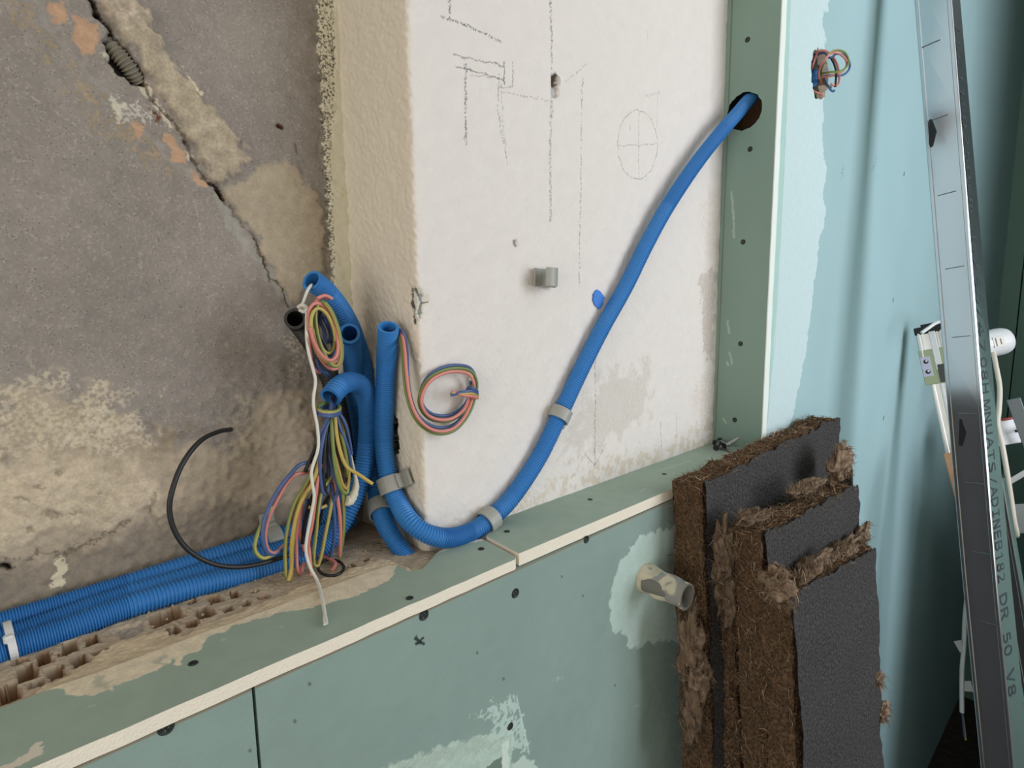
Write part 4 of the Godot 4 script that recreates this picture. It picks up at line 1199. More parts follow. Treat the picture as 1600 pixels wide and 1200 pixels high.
	wire(d, "blue", Z.call([520, 640, 0.0, 620, 625, 0.008, 780, 625, 0.02, 870, 570, 0.024, 905, 480, 0.025, 870, 380, 0.024, 790, 320, 0.022, 700, 320, 0.018, 610, 370, 0.014, 540, 300, 0.006, 440, 330, -0.004, 350, 430, -0.01, 330, 480, -0.016]))
	wire(d, "pink", Z.call([620, 320, 0.018, 540, 270, 0.01, 450, 280, 0.002, 400, 380, -0.004, 360, 500, -0.008, 330, 560, -0.014]))
	wire(d, "black", Z.call([630, 370, 0.014, 680, 470, 0.016, 705, 580, 0.018, 700, 720, 0.02, 690, 790, 0.02]))
	wire(d, "pink", Z.call([660, 350, 0.014, 720, 470, 0.016, 750, 620, 0.018, 745, 730, 0.02, 700, 775, 0.02, 630, 750, 0.016]))
	wire(d, "blue", Z.call([530, 670, 0.0, 590, 780, 0.01, 660, 860, 0.014, 685, 840, 0.016]))
	wire(d, "gy", Z.call([520, 700, -0.002, 560, 760, 0.006, 640, 800, 0.012]))
	wire(d, "pink", Z.call([370, 850, -0.006, 440, 880, 0.0, 520, 900, -0.008]))
	# thin black cable arching off the wall
	var bl := wire_mesh(mpath([361, 671, -0.165, 340, 675, -0.15, 312, 690, -0.135, 285, 725, -0.125, 268, 770, -0.12, 265, 800, -0.12, 274, 832, -0.12, 295, 860, -0.119, 330, 880, -0.117, 370, 886, -0.1165, 410, 880, -0.117, 450, 868, -0.118]), 0.0019, [], 0.003)
	tag(obj("black_cable", bl, M.wblack), "thin black cable arching out in front of the rough grey wall", "cable")
	# black loop on the bricks
	var ringp := PackedVector3Array()
	for i in 17:
		var an := TAU * i / 15.0 - 0.6
		ringp.append(ony(517 + 20 * cos(an), 887 + 12.5 * sin(an), Y_BRICK + 0.003))
	tag(obj("black_cable", wire_mesh(ringp, 0.0013, [], 0.003), M.wblack), "small black ring of cable lying on the dusty brick", "cable")
	# white draw string
	var sp := mpath([489, 446, -0.136, 486, 446, -0.126, 480, 455, -0.121, 474, 472, -0.118, 470, 481, -0.117, 473, 484, -0.116, 478, 482, -0.115, 479, 500, -0.107, 479, 525, -0.098, 482, 550, -0.096, 489, 577, -0.097, 493, 595, -0.097, 490, 620, -0.096, 490, 635, -0.095, 496, 668, -0.093, 497, 700, -0.092, 487, 735, -0.092, 488, 755, -0.092, 491, 775, -0.092, 486, 805, -0.094, 478, 855, -0.094, 483, 882, -0.092, 496, 908, 1.3755, 504, 940, 1.3755, 510, 974, 1.3755])
	var st := obj("white_string", wire_mesh(sp, 0.0013, [], 0.002), M.string)
	tag(st, "white draw string hanging from the highest conduit down onto the ledge", "string")
	obj("frayed_end", wire_mesh(mpath([507, 958, 1.3757, 506, 968, 1.376, 507, 976, 1.376]), 0.0008, [], 0.002), M.string, st)
	obj("knot", wire_mesh(mpath([466, 480, -0.117, 472, 477, -0.113, 480, 482, -0.112, 476, 487, -0.113, 468, 484, -0.117]), 0.0016, [], 0.002), M.string, st)

# ---------------------------------------------------------------- clips and ties
# snap clip: split ring round the axis, foot towards the wall, tab
func clip(at: Vector3, axis: Vector3, wall: Vector3, label: String, r := 0.0105, wide := 0.013, tab_side := 1.0, gap := 0.0) -> void:
	axis = axis.normalized()
	wall = (wall - axis * wall.dot(axis)).normalized()
	var side := axis.cross(wall).normalized() * tab_side
	var o := base("conduit_clip", at + wall * r)
	tag(o, label, "clip", "grey conduit clips")
	var m := MB.new()
	var k := 26
	var a0 := gap
	var th := 0.0016
	for i in k:
		var t0 := a0 + (TAU - 2.0 * a0) * i / k
		var t1 := a0 + (TAU - 2.0 * a0) * (i + 1) / k
		var d0 := side * cos(t0) + wall * sin(t0)
		var d1 := side * cos(t1) + wall * sin(t1)
		var h := axis * wide * 0.5
		m.quad(at + d0 * (r + th) - h, at + d1 * (r + th) - h, at + d1 * (r + th) + h, at + d0 * (r + th) + h, d0 + d1)
		m.quad(at + d0 * r - h, at + d1 * r - h, at + d1 * r + h, at + d0 * r + h, -d0 - d1)
		for e in [-1.0, 1.0]:
			m.quad(at + d0 * r + h * e, at + d1 * r + h * e, at + d1 * (r + th) + h * e, at + d0 * (r + th) + h * e, axis * e)
		if gap > 0.0 and (i == 0 or i == k - 1):
			var dd := d0 if i == 0 else d1
			m.quad(at + dd * r - h, at + dd * (r + th) - h, at + dd * (r + th) + h, at + dd * r + h, side)
	obj("ring", m.done(), M.clip, o)
	var f := MB.new()
	var bs := Basis(side, axis, side.cross(axis))
	f.box(Transform3D(bs, at + wall * (r + 0.0005) ), Vector3(0.012, wide * 0.9, 0.0035), 0.0006)
	f.box(Transform3D(bs, at - side * (r + 0.006) + wall * (r - 0.003)), Vector3(0.013, wide * 1.05, 0.003), 0.0006)
	f.box(Transform3D(bs, at - side * (r + 0.0025) + wall * 0.004), Vector3(0.003, wide * 0.9, r * 0.9), 0.0006)
	obj("foot", f.done(), M.clip, o)
	var n := MB.new()
	n.box(Transform3D(bs, at - side * (r - 0.004) - wall * (r * 0.62)), Vector3(0.007, 0.0022, 0.0028), 0.0006)
	obj("latch", n.done(), M.clip, o)
func near(key: String, p: Vector3) -> Array:
	var pts := smooth_path(pipes[key], 0.004)
	var bi := 1
	for i in range(1, pts.size() - 1):
		if pts[i].distance_to(p) < pts[bi].distance_to(p): bi = i
	return [pts[bi], pts[bi + 1] - pts[bi - 1]]
func build_clips() -> void:
	var q: Array = near("long", onz(870, 645, -0.064))
	clip(q[0], q[1], Vector3.FORWARD, "grey clip halfway up the long conduit on the white pier")
	q = near("long", onz(764, 808, -0.064))
	clip(q[0], q[1], Vector3.FORWARD, "grey clip at the foot of the pier just above the ledge joint")
	q = near("long", onx(613, 756, X_PIER - 0.011))
	clip(q[0], q[1], Vector3.RIGHT, "grey clip on the shaded side of the pier holding the long conduit", 0.0105, 0.015, -1.0)
	q = near("tall", onz(594, 790, -0.12))
	clip(q[0], q[1], Vector3(0.6, 0, -0.8), "grey clip on the conduit that drops into the ledge", 0.0105, 0.014, -1.0)
	q = near("short", onz(428, 840, -0.172))
	clip(q[0], q[1], Vector3.FORWARD, "grey clip on the rear conduit behind the hanging wires at the rough wall")
	# empty clip, open side to the right
	var at := onz(853, 433, Z_PIER + 0.0135)
	clip(at, Vector3(0.05, 1, 0.0), Vector3.FORWARD, "empty grey clip on the white pier holding no conduit", 0.0105, 0.018, 1.0, 0.75)
	# cable tie
	var t := base("cable_tie", onz(14, 1030, -0.14))
	tag(t, "white cable tie strapped round the two front conduits by the wall foot", "cable tie")
	var m := MB.new()
	var c0 := (near("bent", onz(18, 1010, -0.139)))
	var ax: Vector3 = (c0[1] as Vector3).normalized()
	var cc: Vector3 = c0[0] + Vector3(0, 0.0015, -0.009)
	var u := ax.cross(Vector3.UP).normalized()
	var v := u.cross(ax).normalized()
	for i in 30:
		var pr: Array = []
		for e in 2:
			var an := TAU * (i + e) / 30.0
			pr.append(u * cos(an) * 0.0205 + v * sin(an) * 0.0118)
		var h := ax * 0.0022
		m.quad(cc + pr[0] - h, cc + pr[1] - h, cc + pr[1] + h, cc + pr[0] + h, pr[0] + pr[1])
		m.quad(cc + pr[0] * 0.95 - h, cc + pr[1] * 0.95 - h, cc + pr[1] * 0.95 + h, cc + pr[0] * 0.95 + h, -pr[0] - pr[1])
		for e in [-1.0, 1.0]: m.quad(cc + pr[0] * 0.95 + h * e, cc + pr[1] * 0.95 + h * e, cc + pr[1] + h * e, cc + pr[0] + h * e, ax * e)
	obj("strap", m.done(), M.white, t)
	var hm := MB.new()
	hm.box(Transform3D(Basis(ax, v, ax.cross(v)), onz(14, 998, -0.1335)), Vector3(0.006, 0.005, 0.0055), 0.001)
	obj("head", hm.done(), M.white, t)

# ---------------------------------------------------------------- small things
func build_small_things() -> void:
	# blue blob on the pier
	var pl := PackedVector2Array()
	for q in wall_pts(Z_PIER, [931, 452, 936, 455, 939, 460, 943, 464, 941, 471, 940, 477, 935, 483, 931, 480, 927, 474, 925, 468, 926, 460, 928, 455]): pl.append(q)
	var ragged := PackedVector2Array()
	for i in pl.size():
		for k in 3:
			var p := pl[i].lerp(pl[(i + 1) % pl.size()], k / 3.0)
			ragged.append(p + Vector2(rng.randf_range(-1, 1), rng.randf_range(-1, 1)) * 0.0006)
	var bm := MB.new()
	bm.prism(ragged, Vector3(0, 0, Z_PIER - 0.0006), Vector3.RIGHT, Vector3.UP, Vector3.BACK, 0.0022)
	tag(obj("paint_blob", bm.done(), mat(Color(0.22, 0.47, 0.8), 0.5)), "small ragged blue blob stuck on the white pier beside the long conduit", "paint blob")
	# plastered pipe stub
	var a := onz(1008, 905, 0.0)
	var n := base("pipe_stub", a)
	tag(n, "short plaster-smeared grey pipe stub poking out of the skimmed patch on the lower wall", "pipe")
	var pm := MB.new()
	pm.colored = true
	var nu := 40
	var nv := 40
	var pts := PackedVector3Array()
	for j in nv:
		var t := float(j) / (nv - 1)
		for i in nu:
			var an := TAU * i / (nu - 1)
			var dir := Vector3(cos(an), sin(an), 0)
			var crust := maxf(0.0, noise.get_noise_3d(cos(an) * 1.2, sin(an) * 1.2, t * 2.0) * 0.8 + 0.7 - t * 0.8) * 0.003
			var cone := 0.0012 * smoothstep(0.2, 0.0, t)
			pts.append(a + Vector3(-0.006 * t, 0.002, 0.056 * t) + dir * (0.0138 + crust + cone))
	pm.grid(pts, nu, nv)
	for k in pts.size():
		var p := pts[k]
		var t := (p.z - a.z) / 0.056
		var f := noise.get_noise_3d(p.x * 130.0, p.y * 130.0, p.z * 110.0)
		var g := noise.get_noise_3d(p.x * 60.0, p.y * 60.0, p.z * 60.0)
		var col := Color(0.52, 0.47, 0.36)
		col = col.lerp(Color(0.27, 0.255, 0.23), smoothstep(0.1, 0.3, 0.5 * f + 0.8 * g + t * 1.0 - 0.45))
		if g > 0.62: col = Color(0.2, 0.3, 0.32)
		pm.c[k] = col
	obj("tube", pm.done(), M.fibre, n)
	var im := MB.new()
	im.lathe(Transform3D(Basis(Vector3.RIGHT, Vector3.BACK, Vector3.DOWN), a + Vector3(-0.006, 0.002, 0.0)), PackedVector2Array([Vector2(0.0137, 0.056), Vector2(0.0118, 0.0562)]), 28)
	im.lathe(Transform3D(Basis(Vector3.LEFT, Vector3.FORWARD, Vector3.DOWN), a + Vector3(-0.006, 0.002, 0.056)), PackedVector2Array([Vector2(0.0118, 0.05), Vector2(0.0118, 0.0)]), 28)
	obj("bore", im.done(), mat(Color(0.42, 0.41, 0.38), 0.6), n)
	# screws in a small heap on the ledge
	var S := [[1120, 698, 1140, 690, 0.003, 0], [1117, 692, 1128, 689, 0.004, 0], [1124, 688, 1136, 694, 0.0075, 0], [1127, 699, 1144, 706, 0.003, 1], [1131, 697, 1149, 687, 0.008, 2], [1119, 700, 1123, 690, 0.008, 0]]
	for q in S:
		var y: float = Y_LEDGE + 0.0022 + q[4]
		var h := ony(q[0], q[1], y)
		var e := ony(q[2], q[3], y + (0.006 if q[5] == 2 else -0.001))
		var ax := (e - h).normalized()
		var ux := ax.cross(Vector3(0.1, 1, 0.1)).normalized()
		var o := base("drywall_screw", h)
		var labels := ["dark screw in the little heap of screws at the ledge corner", "bright steel screw lying in front of the little heap at the ledge corner", "pale long screw pointing up out of the little heap at the ledge corner"]
		tag(o, labels[q[5]], "screw", "heap of screws on the ledge")
		var L := h.distance_to(e) + 0.008
		var xf := Transform3D(Basis(ux, ax, ux.cross(ax)), h)
		var hm := MB.new()
		hm.lathe(xf, PackedVector2Array([Vector2(0.0001, 0.0), Vector2(0.0042, 0.0), Vector2(0.0042, 0.0008), Vector2(0.002, 0.004)]), 14)
		obj("head", hm.done(), M.steel if q[5] == 1 else M.dark, o)
		var prof := PackedVector2Array()
		for i in 24:
			prof.append(Vector2(0.0021 - (0.0006 if i % 2 == 0 else 0.0) - (0.0016 if i > 21 else 0.0), 0.004 + (L - 0.004) * i / 23.0))
		var sm := MB.new()
		sm.lathe(xf, prof, 12)
		obj("shank", sm.done(), M.dark if q[5] == 0 and q[4] < 0.0035 else (M.clip if q[5] == 2 else M.steel), o)
	# crumbs of plaster on the brick
	var cm := MB.new()
	for i in 80:
		var u := rng.randf_range(180, 640)
		var v := 1000.0 - (u - 180.0) * 0.29 + rng.randf_range(-35, 25)
		var p := ony(u, v, Y_BRICK + 0.001)
		if p.z < -0.17 or p.z > -0.09: continue
		var s := rng.randf_range(0.0008, 0.0022)
		cm.box(Transform3D(Basis(Vector3(rng.randf(), 1, rng.randf()).normalized(), rng.randf() * 6.0), p), Vector3(s, s * 0.7, s * 0.9), s * 0.25)
	tag(obj("plaster_crumbs", cm.done(), M.dust), "scattered plaster crumbs on the dusty brick course", "crumbs", "", "stuff")

# ---------------------------------------------------------------- insulation batts
func strand(m: MB, p: Vector3, dir: Vector3, l: float, w: float, col: Color) -> void:
	var bend := Vector3(rng.randf_range(-1, 1), rng.randf_range(-1, 0.6), rng.randf_range(-1, 1)) * 0.7
	var a := p
	var side := dir.cross(Vector3(rng.randf_range(-1, 1), rng.randf_range(-1, 1), rng.randf_range(-1, 1))).normalized() * w
	for i in 3:
		var b := a + (dir + bend * float(i) * 0.45).normalized() * l / 3.0
		var k := 1.0 - i * 0.28
		m.quad(a - side * k, a + side * k, b + side * (k - 0.26), b - side * (k - 0.26), side.cross(dir), col)
		a = b
func wool_color() -> Color:
	var k := rng.randf_range(0.5, 1.25)
	return Color(0.14 * k, 0.096 * k, 0.064 * k) if rng.randf() < 0.75 else Color(0.26 * k, 0.19 * k, 0.135 * k)
# local frame: x along the wall, y up the batt, z out of the wall; torn: how ragged the wool is
func batt(label: String, x: float, z_top: float, top: float, wide: float, thick: float, lean: float, torn: float, slope: float, seed_k: float, faced := true) -> Node3D:
	var o := base("insulation_batt")
	var len_y := top / cos(lean)
	o.transform = Transform3D(Basis(Vector3.RIGHT, -lean), Vector3(x, 0, z_top + top * tan(lean)))
	tag(o, label, "insulation batt", "insulation batts leaning on the wall")
	var disp := func(p: Vector3, amt: float) -> Vector3:
		var q := p * 38.0 + Vector3(seed_k * 7.0, 0, 0)
		var r := p * 120.0
		return Vector3(noise.get_noise_3d(q.x, q.y * 0.7, q.z) + 0.5 * noise.get_noise_3d(r.x, r.y * 0.6, r.z), 0.8 * noise.get_noise_3d(q.x + 40.0, q.y, q.z) + 0.5 * noise.get_noise_3d(r.x + 9.0, r.y, r.z), 0.6 * noise.get_noise_3d(q.x, q.y + 50.0, q.z)) * amt
	var ytop := func(xx: float) -> float: return len_y + slope * xx / wide + 0.003 * noise.get_noise_2d(xx * 40.0, seed_k)
	var y0 := 0.0
	var m := MB.new()
	var face := func(cnt_u: int, cnt_v: int, fn: Callable, flip: bool) -> void:
		var pts := PackedVector3Array()
		for j in cnt_v:
			for i in cnt_u:
				var p: Vector3 = fn.call(float(i) / (cnt_u - 1), float(j) / (cnt_v - 1))
				pts.append(p + disp.call(p, torn))
		m.grid(pts, cnt_u, cnt_v, flip)
	face.call(12, 330, func(u: float, v: float) -> Vector3: return Vector3(0, lerpf(y0, ytop.call(0.0), v), u * thick), false)        # end towards the camera
	face.call(10, 200, func(u: float, v: float) -> Vector3: return Vector3(wide, lerpf(y0, ytop.call(wide), v), thick * (1.0 - u)), false)
	face.call(90, 12, func(u: float, v: float) -> Vector3: return Vector3(u * wide, ytop.call(u * wide), thick * (1.0 - v)), false)
	face.call(40, 200, func(u: float, v: float) -> Vector3: return Vector3(u * wide, lerpf(y0, ytop.call(u * wide), v), thick), false)
	face.call(30, 100, func(u: float, v: float) -> Vector3: return Vector3(wide * (1.0 - u), lerpf(y0, ytop.call(wide * (1.0 - u)), v), 0.0), false)
	var put := func(called: String, mesh: Mesh, mt: Material) -> MeshInstance3D:
		var q := MeshInstance3D.new()
		q.name = called
		q.mesh = mesh
		q.material_override = mt
		o.add_child(q, true)
		return q
	put.call("wool_core", m.done(), M.wool)
	if faced:
		var fm := MB.new()
		var fu := 36
		var fv := 150
		for sgn in 2:
			var pts := PackedVector3Array()
			for j in fv:
				for i in fu:
					var u := float(i) / (fu - 1)
					var v := float(j) / (fv - 1)
					var xx := lerpf(0.001, wide, u)
					var yy := lerpf(y0, ytop.call(xx) + 0.002, v)
					if i == 0: xx += 0.0022 * noise.get_noise_1d(yy * 220.0 + seed_k * 30.0)
					if i == fu - 1: xx += 0.005 * noise.get_noise_1d(yy * 60.0 + seed_k * 50.0)
					if j == fv - 1: yy += 0.0035 * noise.get_noise_1d(xx * 200.0 + seed_k * 9.0)
					var wav := 0.0028 * noise.get_noise_2d(xx * 9.0 + seed_k, yy * 9.0) + 0.0007 * noise.get_noise_2d(xx * 70.0, yy * 70.0)
					pts.append(Vector3(xx, yy, thick + torn * 0.5 + 0.0012 + wav + (0.0012 if sgn == 0 else 0.0)))
			fm.grid(pts, fu, fv, sgn == 1)
		put.call("fleece_facing", fm.done(), M.fleece).set_meta("label", "black fleece facing")
	var hm := MB.new()
	hm.colored = true
	for i in 1700:                                       # loose fibres on the near end
		var y := len_y - 0.72 * rng.randf()
		var p := Vector3(rng.randf_range(-0.003, 0.002) , y, rng.randf() * thick)
		p += disp.call(p, torn)
		strand(hm, p, Vector3(-0.1 - rng.randf() * 0.22, rng.randf_range(-1.2, 1.0), rng.randf_range(-0.5, 0.5)).normalized(), rng.randf_range(0.005, 0.015), rng.randf_range(0.0003, 0.0007), wool_color())
	for i in 3400:                                       # and along the top, window light painted in as a paler brown
		var xx := rng.randf() * wide
		var p := Vector3(xx, ytop.call(xx) - 0.001, rng.randf() * thick)
		p += disp.call(p, torn)
		strand(hm, p, Vector3(rng.randf_range(-1, 1), rng.randf_range(0.02, 0.22), rng.randf_range(-0.5, 0.5)).normalized(), rng.randf_range(0.005, 0.014), rng.randf_range(0.0003, 0.0008), wool_color() * Color(1.5, 1.45, 1.35))
	for i in 350:
		var p := Vector3(wide, len_y + slope - rng.randf() * 0.7, rng.randf() * thick)
		strand(hm, p, Vector3(1.0, rng.randf_range(-0.6, 0.6), rng.randf_range(-0.4, 0.4)).normalized(), rng.randf_range(0.004, 0.01), 0.0004, wool_color())
	put.call("loose_fibres", hm.done(), M.fibre).set_meta("kind", "stuff")
	return o
# tuft of torn wool: soft lump with fibres, in world space
func tuft(parent: Node3D, at: Vector3, size: Vector3, cnt: int, k: float, pull := Vector3.ZERO, light := 1.0) -> void:
	var m := MB.new()
	m.colored = true
	var nu := 34
	var nv := 24
	var pts := PackedVector3Array()
	for j in nv:
		for i in nu:
			var th := PI * j / (nv - 1)
			var ph := TAU * i / (nu - 1)
			var d := Vector3(sin(th) * cos(ph), cos(th), sin(th) * sin(ph))
			var r := 0.8 + 0.5 * noise.get_noise_3d(d.x * 1.2 + k, d.y * 1.2, d.z * 1.2) + 0.16 * noise.get_noise_3d(d.x * 3.2 + k, d.y * 3.2, d.z * 3.2)
			var p := at + d * size * r + pull * maxf(0.0, d.dot(pull.normalized()) if pull.length() > 0 else 0.0)
			pts.append(p)
	m.grid(pts, nu, nv, false)
	for i in pts.size():
		var q := 0.8 + 0.5 * noise.get_noise_3d(pts[i].x * 300.0, pts[i].y * 120.0, pts[i].z * 300.0)
		m.c[i] = Color(0.17 * q * light, 0.12 * q * light, 0.083 * q * light)
	for i in cnt * 2:
		var p := pts[rng.randi() % pts.size()]
		var nrm := ((p - at) / size).normalized()
		var dir := nrm.cross(Vector3(rng.randf_range(-0.5, 0.5), rng.randf_range(-0.5, 0.5), rng.randf_range(-0.5, 0.5)) + Vector3(0.4, 0.1, 0.8)).normalized()
		dir = (dir + nrm * rng.randf_range(-0.05, 0.16) + pull.normalized() * 0.4).normalized()
		var wc := wool_color()
		strand(m, p, dir, rng.randf_range(0.006, 0.014), rng.randf_range(0.00025, 0.0006), Color(wc.r * light, wc.g * light, wc.b * light))
	var o := obj("wool_tuft", m.done(), M.fibre, parent)
	o.set_meta("kind", "stuff")
func build_batts() -> void:
	var b1 := batt("tallest brown insulation batt with black facing, rearmost against the wall and ledge", 0.592, 0.006, 1.388, 0.425, 0.036, 0.075, 0.0035, 0.012, 1.0)
	var b2 := batt("thin torn insulation batt squeezed between the tallest and the middle batt", 0.618, 0.047, 1.325, 0.27, 0.022, 0.08, 0.007, -0.02, 2.0)
	var b3 := batt("middle-height insulation batt with black facing and a fluffy top edge", 0.606, 0.073, 1.345, 0.30, 0.031, 0.085, 0.0035, -0.015, 3.0)
	var b4 := batt("shortest insulation batt, in front of the others, with a wide black facing", 0.598, 0.109, 1.292, 0.265, 0.030, 0.095, 0.0045, -0.03, 4.0)
	var fl := MB.new()
	fl.box(Transform3D(Basis(), Vector3(0.303, 1.346, 0.016)), Vector3(0.005, 0.07, 0.022), 0.001)
	var flap := MeshInstance3D.new()
	flap.name = "fleece_flap"
	flap.mesh = fl.done()
	flap.material_override = M.fleece
	b3.add_child(flap, true)
	# torn wool hanging off the ends and tops
	tuft(b2, onz(1130, 860, 0.066), Vector3(0.013, 0.04, 0.012), 500, 1.0, Vector3(0, -0.01, 0))
	tuft(b2, onz(1136, 930, 0.07), Vector3(0.012, 0.035, 0.012), 400, 2.0)
	tuft(b1, onz(1078, 1010, 0.045), Vector3(0.017, 0.04, 0.016), 700, 3.0, Vector3(-0.006, 0.01, 0.004), 1.2)
	tuft(b1, onz(1086, 1055, 0.05), Vector3(0.02, 0.024, 0.016), 500, 4.0, Vector3(0.006, -0.008, 0), 1.3)
	tuft(b1, onz(1080, 1120, 0.05), Vector3(0.014, 0.045, 0.014), 500, 5.0)
	tuft(b4, onz(1212, 905, 0.135), Vector3(0.014, 0.014, 0.014), 500, 6.0, Vector3(0.004, -0.012, 0.006), 1.4)
	tuft(b4, onz(1268, 884, 0.128), Vector3(0.06, 0.008, 0.012), 700, 7.0, Vector3.ZERO, 1.3)
	tuft(b4, onz(1318, 858, 0.126), Vector3(0.055, 0.009, 0.011), 700, 8.0, Vector3.ZERO, 1.4)
	tuft(b4, onz(1345, 840, 0.122), Vector3(0.02, 0.009, 0.008), 300, 9.0, Vector3(0.016, 0.008, 0), 1.6)
	tuft(b3, onz(1310, 732, 0.092), Vector3(0.034, 0.022, 0.012), 900, 10.0, Vector3(0.006, 0.012, 0), 1.5)
	tuft(b3, onz(1262, 762, 0.092), Vector3(0.05, 0.007, 0.013), 400, 11.0, Vector3.ZERO, 1.3)
	tuft(b3, onz(1178, 806, 0.088), Vector3(0.03, 0.006, 0.014), 300, 12.0, Vector3.ZERO, 1.2)
	tuft(b4, onz(1372, 1062, 0.165), Vector3(0.006, 0.009, 0.006), 120, 13.0, Vector3(0.01, 0, 0), 1.6)
	tuft(b4, onz(1380, 1115, 0.17), Vector3(0.008, 0.01, 0.006), 160, 14.0, Vector3(0.012, 0.004, 0), 1.8)
	tuft(b1, onz(1225, 705, 0.03), Vector3(0.05, 0.006, 0.015), 300, 15.0, Vector3.ZERO, 1.2)

# ---------------------------------------------------------------- right end: metal studs, straightedge, cables
func bar(m: MB, a: Vector3, b: Vector3, facing: Vector3, wide: float, thick: float, bev := 0.001) -> void:
	var y := (b - a).normalized()
	var z := (facing - y * facing.dot(y)).normalized()
	m.box(Transform3D(Basis(y.cross(z), y, z), (a + b) * 0.5), Vector3(wide, a.distance_to(b), thick), bev)
# C stud swept along its length, turning slowly; rows of [y, x, z, angle]
func stud(parent: Node3D, rows: Array, web: float, flange: float, mt: Material) -> void:
	var t := 0.0006
	var lip := 0.007
	var e := 0.0018
	var outline: Array = [Vector2(flange, web / 2 - lip), Vector2(flange, web / 2 - e), Vector2(flange - e, web / 2), Vector2(e, web / 2), Vector2(e * 0.3, web / 2 - e * 0.3), Vector2(0, web / 2 - e),
		Vector2(0, web / 2 - 0.0055), Vector2(0.0011, web / 2 - 0.0066), Vector2(0.0011, -web / 2 + 0.0066), Vector2(0, -web / 2 + 0.0055),
		Vector2(0, -web / 2 + e), Vector2(e * 0.3, -web / 2 + e * 0.3), Vector2(e, -web / 2), Vector2(flange - e, -web / 2), Vector2(flange, -web / 2 + e), Vector2(flange, -web / 2 + lip)]
	var m := MB.new()
	for s in [0.0, 1.0]:
		for k in outline.size() - 1:
			for i in rows.size() - 1:
				var P := func(r: Array, q: Vector2) -> Vector3:
					var f := Vector3(cos(r[3]), 0, sin(r[3]))
					var g := Vector3(-sin(r[3]), 0, cos(r[3]))
					return Vector3(r[1], r[0], r[2]) + f * (q.x + s * t) + g * (q.y * (1.0 - s * t * 2.0 / web))
				var a: Vector2 = outline[k]
				var b: Vector2 = outline[k + 1]
				var n2 := Vector2(b.y - a.y, -(b.x - a.x)) * (1.0 if s == 0.0 else -1.0)
				var ang: float = rows[i][3]
				var hint := Vector3(cos(ang), 0, sin(ang)) * n2.x + Vector3(-sin(ang), 0, cos(ang)) * n2.y
				m.quad(P.call(rows[i], a), P.call(rows[i], b), P.call(rows[i + 1], b), P.call(rows[i + 1], a), hint)
	obj("c_section", m.done(), mt, parent)
func lettering(parent: Node3D, text: String, at: Vector3, along: Vector3, nrm: Vector3, height: float, run := 0.0) -> void:
	var tm := TextMesh.new()
	var f := SystemFont.new()
	f.font_names = PackedStringArray(["Droid Sans Mono"])
	tm.font = f
	tm.text = text
	tm.font_size = 32
	tm.pixel_size = height / 24.0
	tm.depth = 0.0003
	tm.horizontal_alignment = HORIZONTAL_ALIGNMENT_LEFT
	var o := MeshInstance3D.new()
	o.name = "printed_lettering"
	o.mesh = tm
	o.material_override = M.ink
	parent.add_child(o, true)
	var x := along.normalized()
	var z := (nrm - x * nrm.dot(x)).normalized()
	var k := 1.0
	if run > 0.0: k = run / tm.get_aabb().size.x
	o.transform = parent.transform.affine_inverse() * Transform3D(Basis(x * k, z.cross(x), z), at)
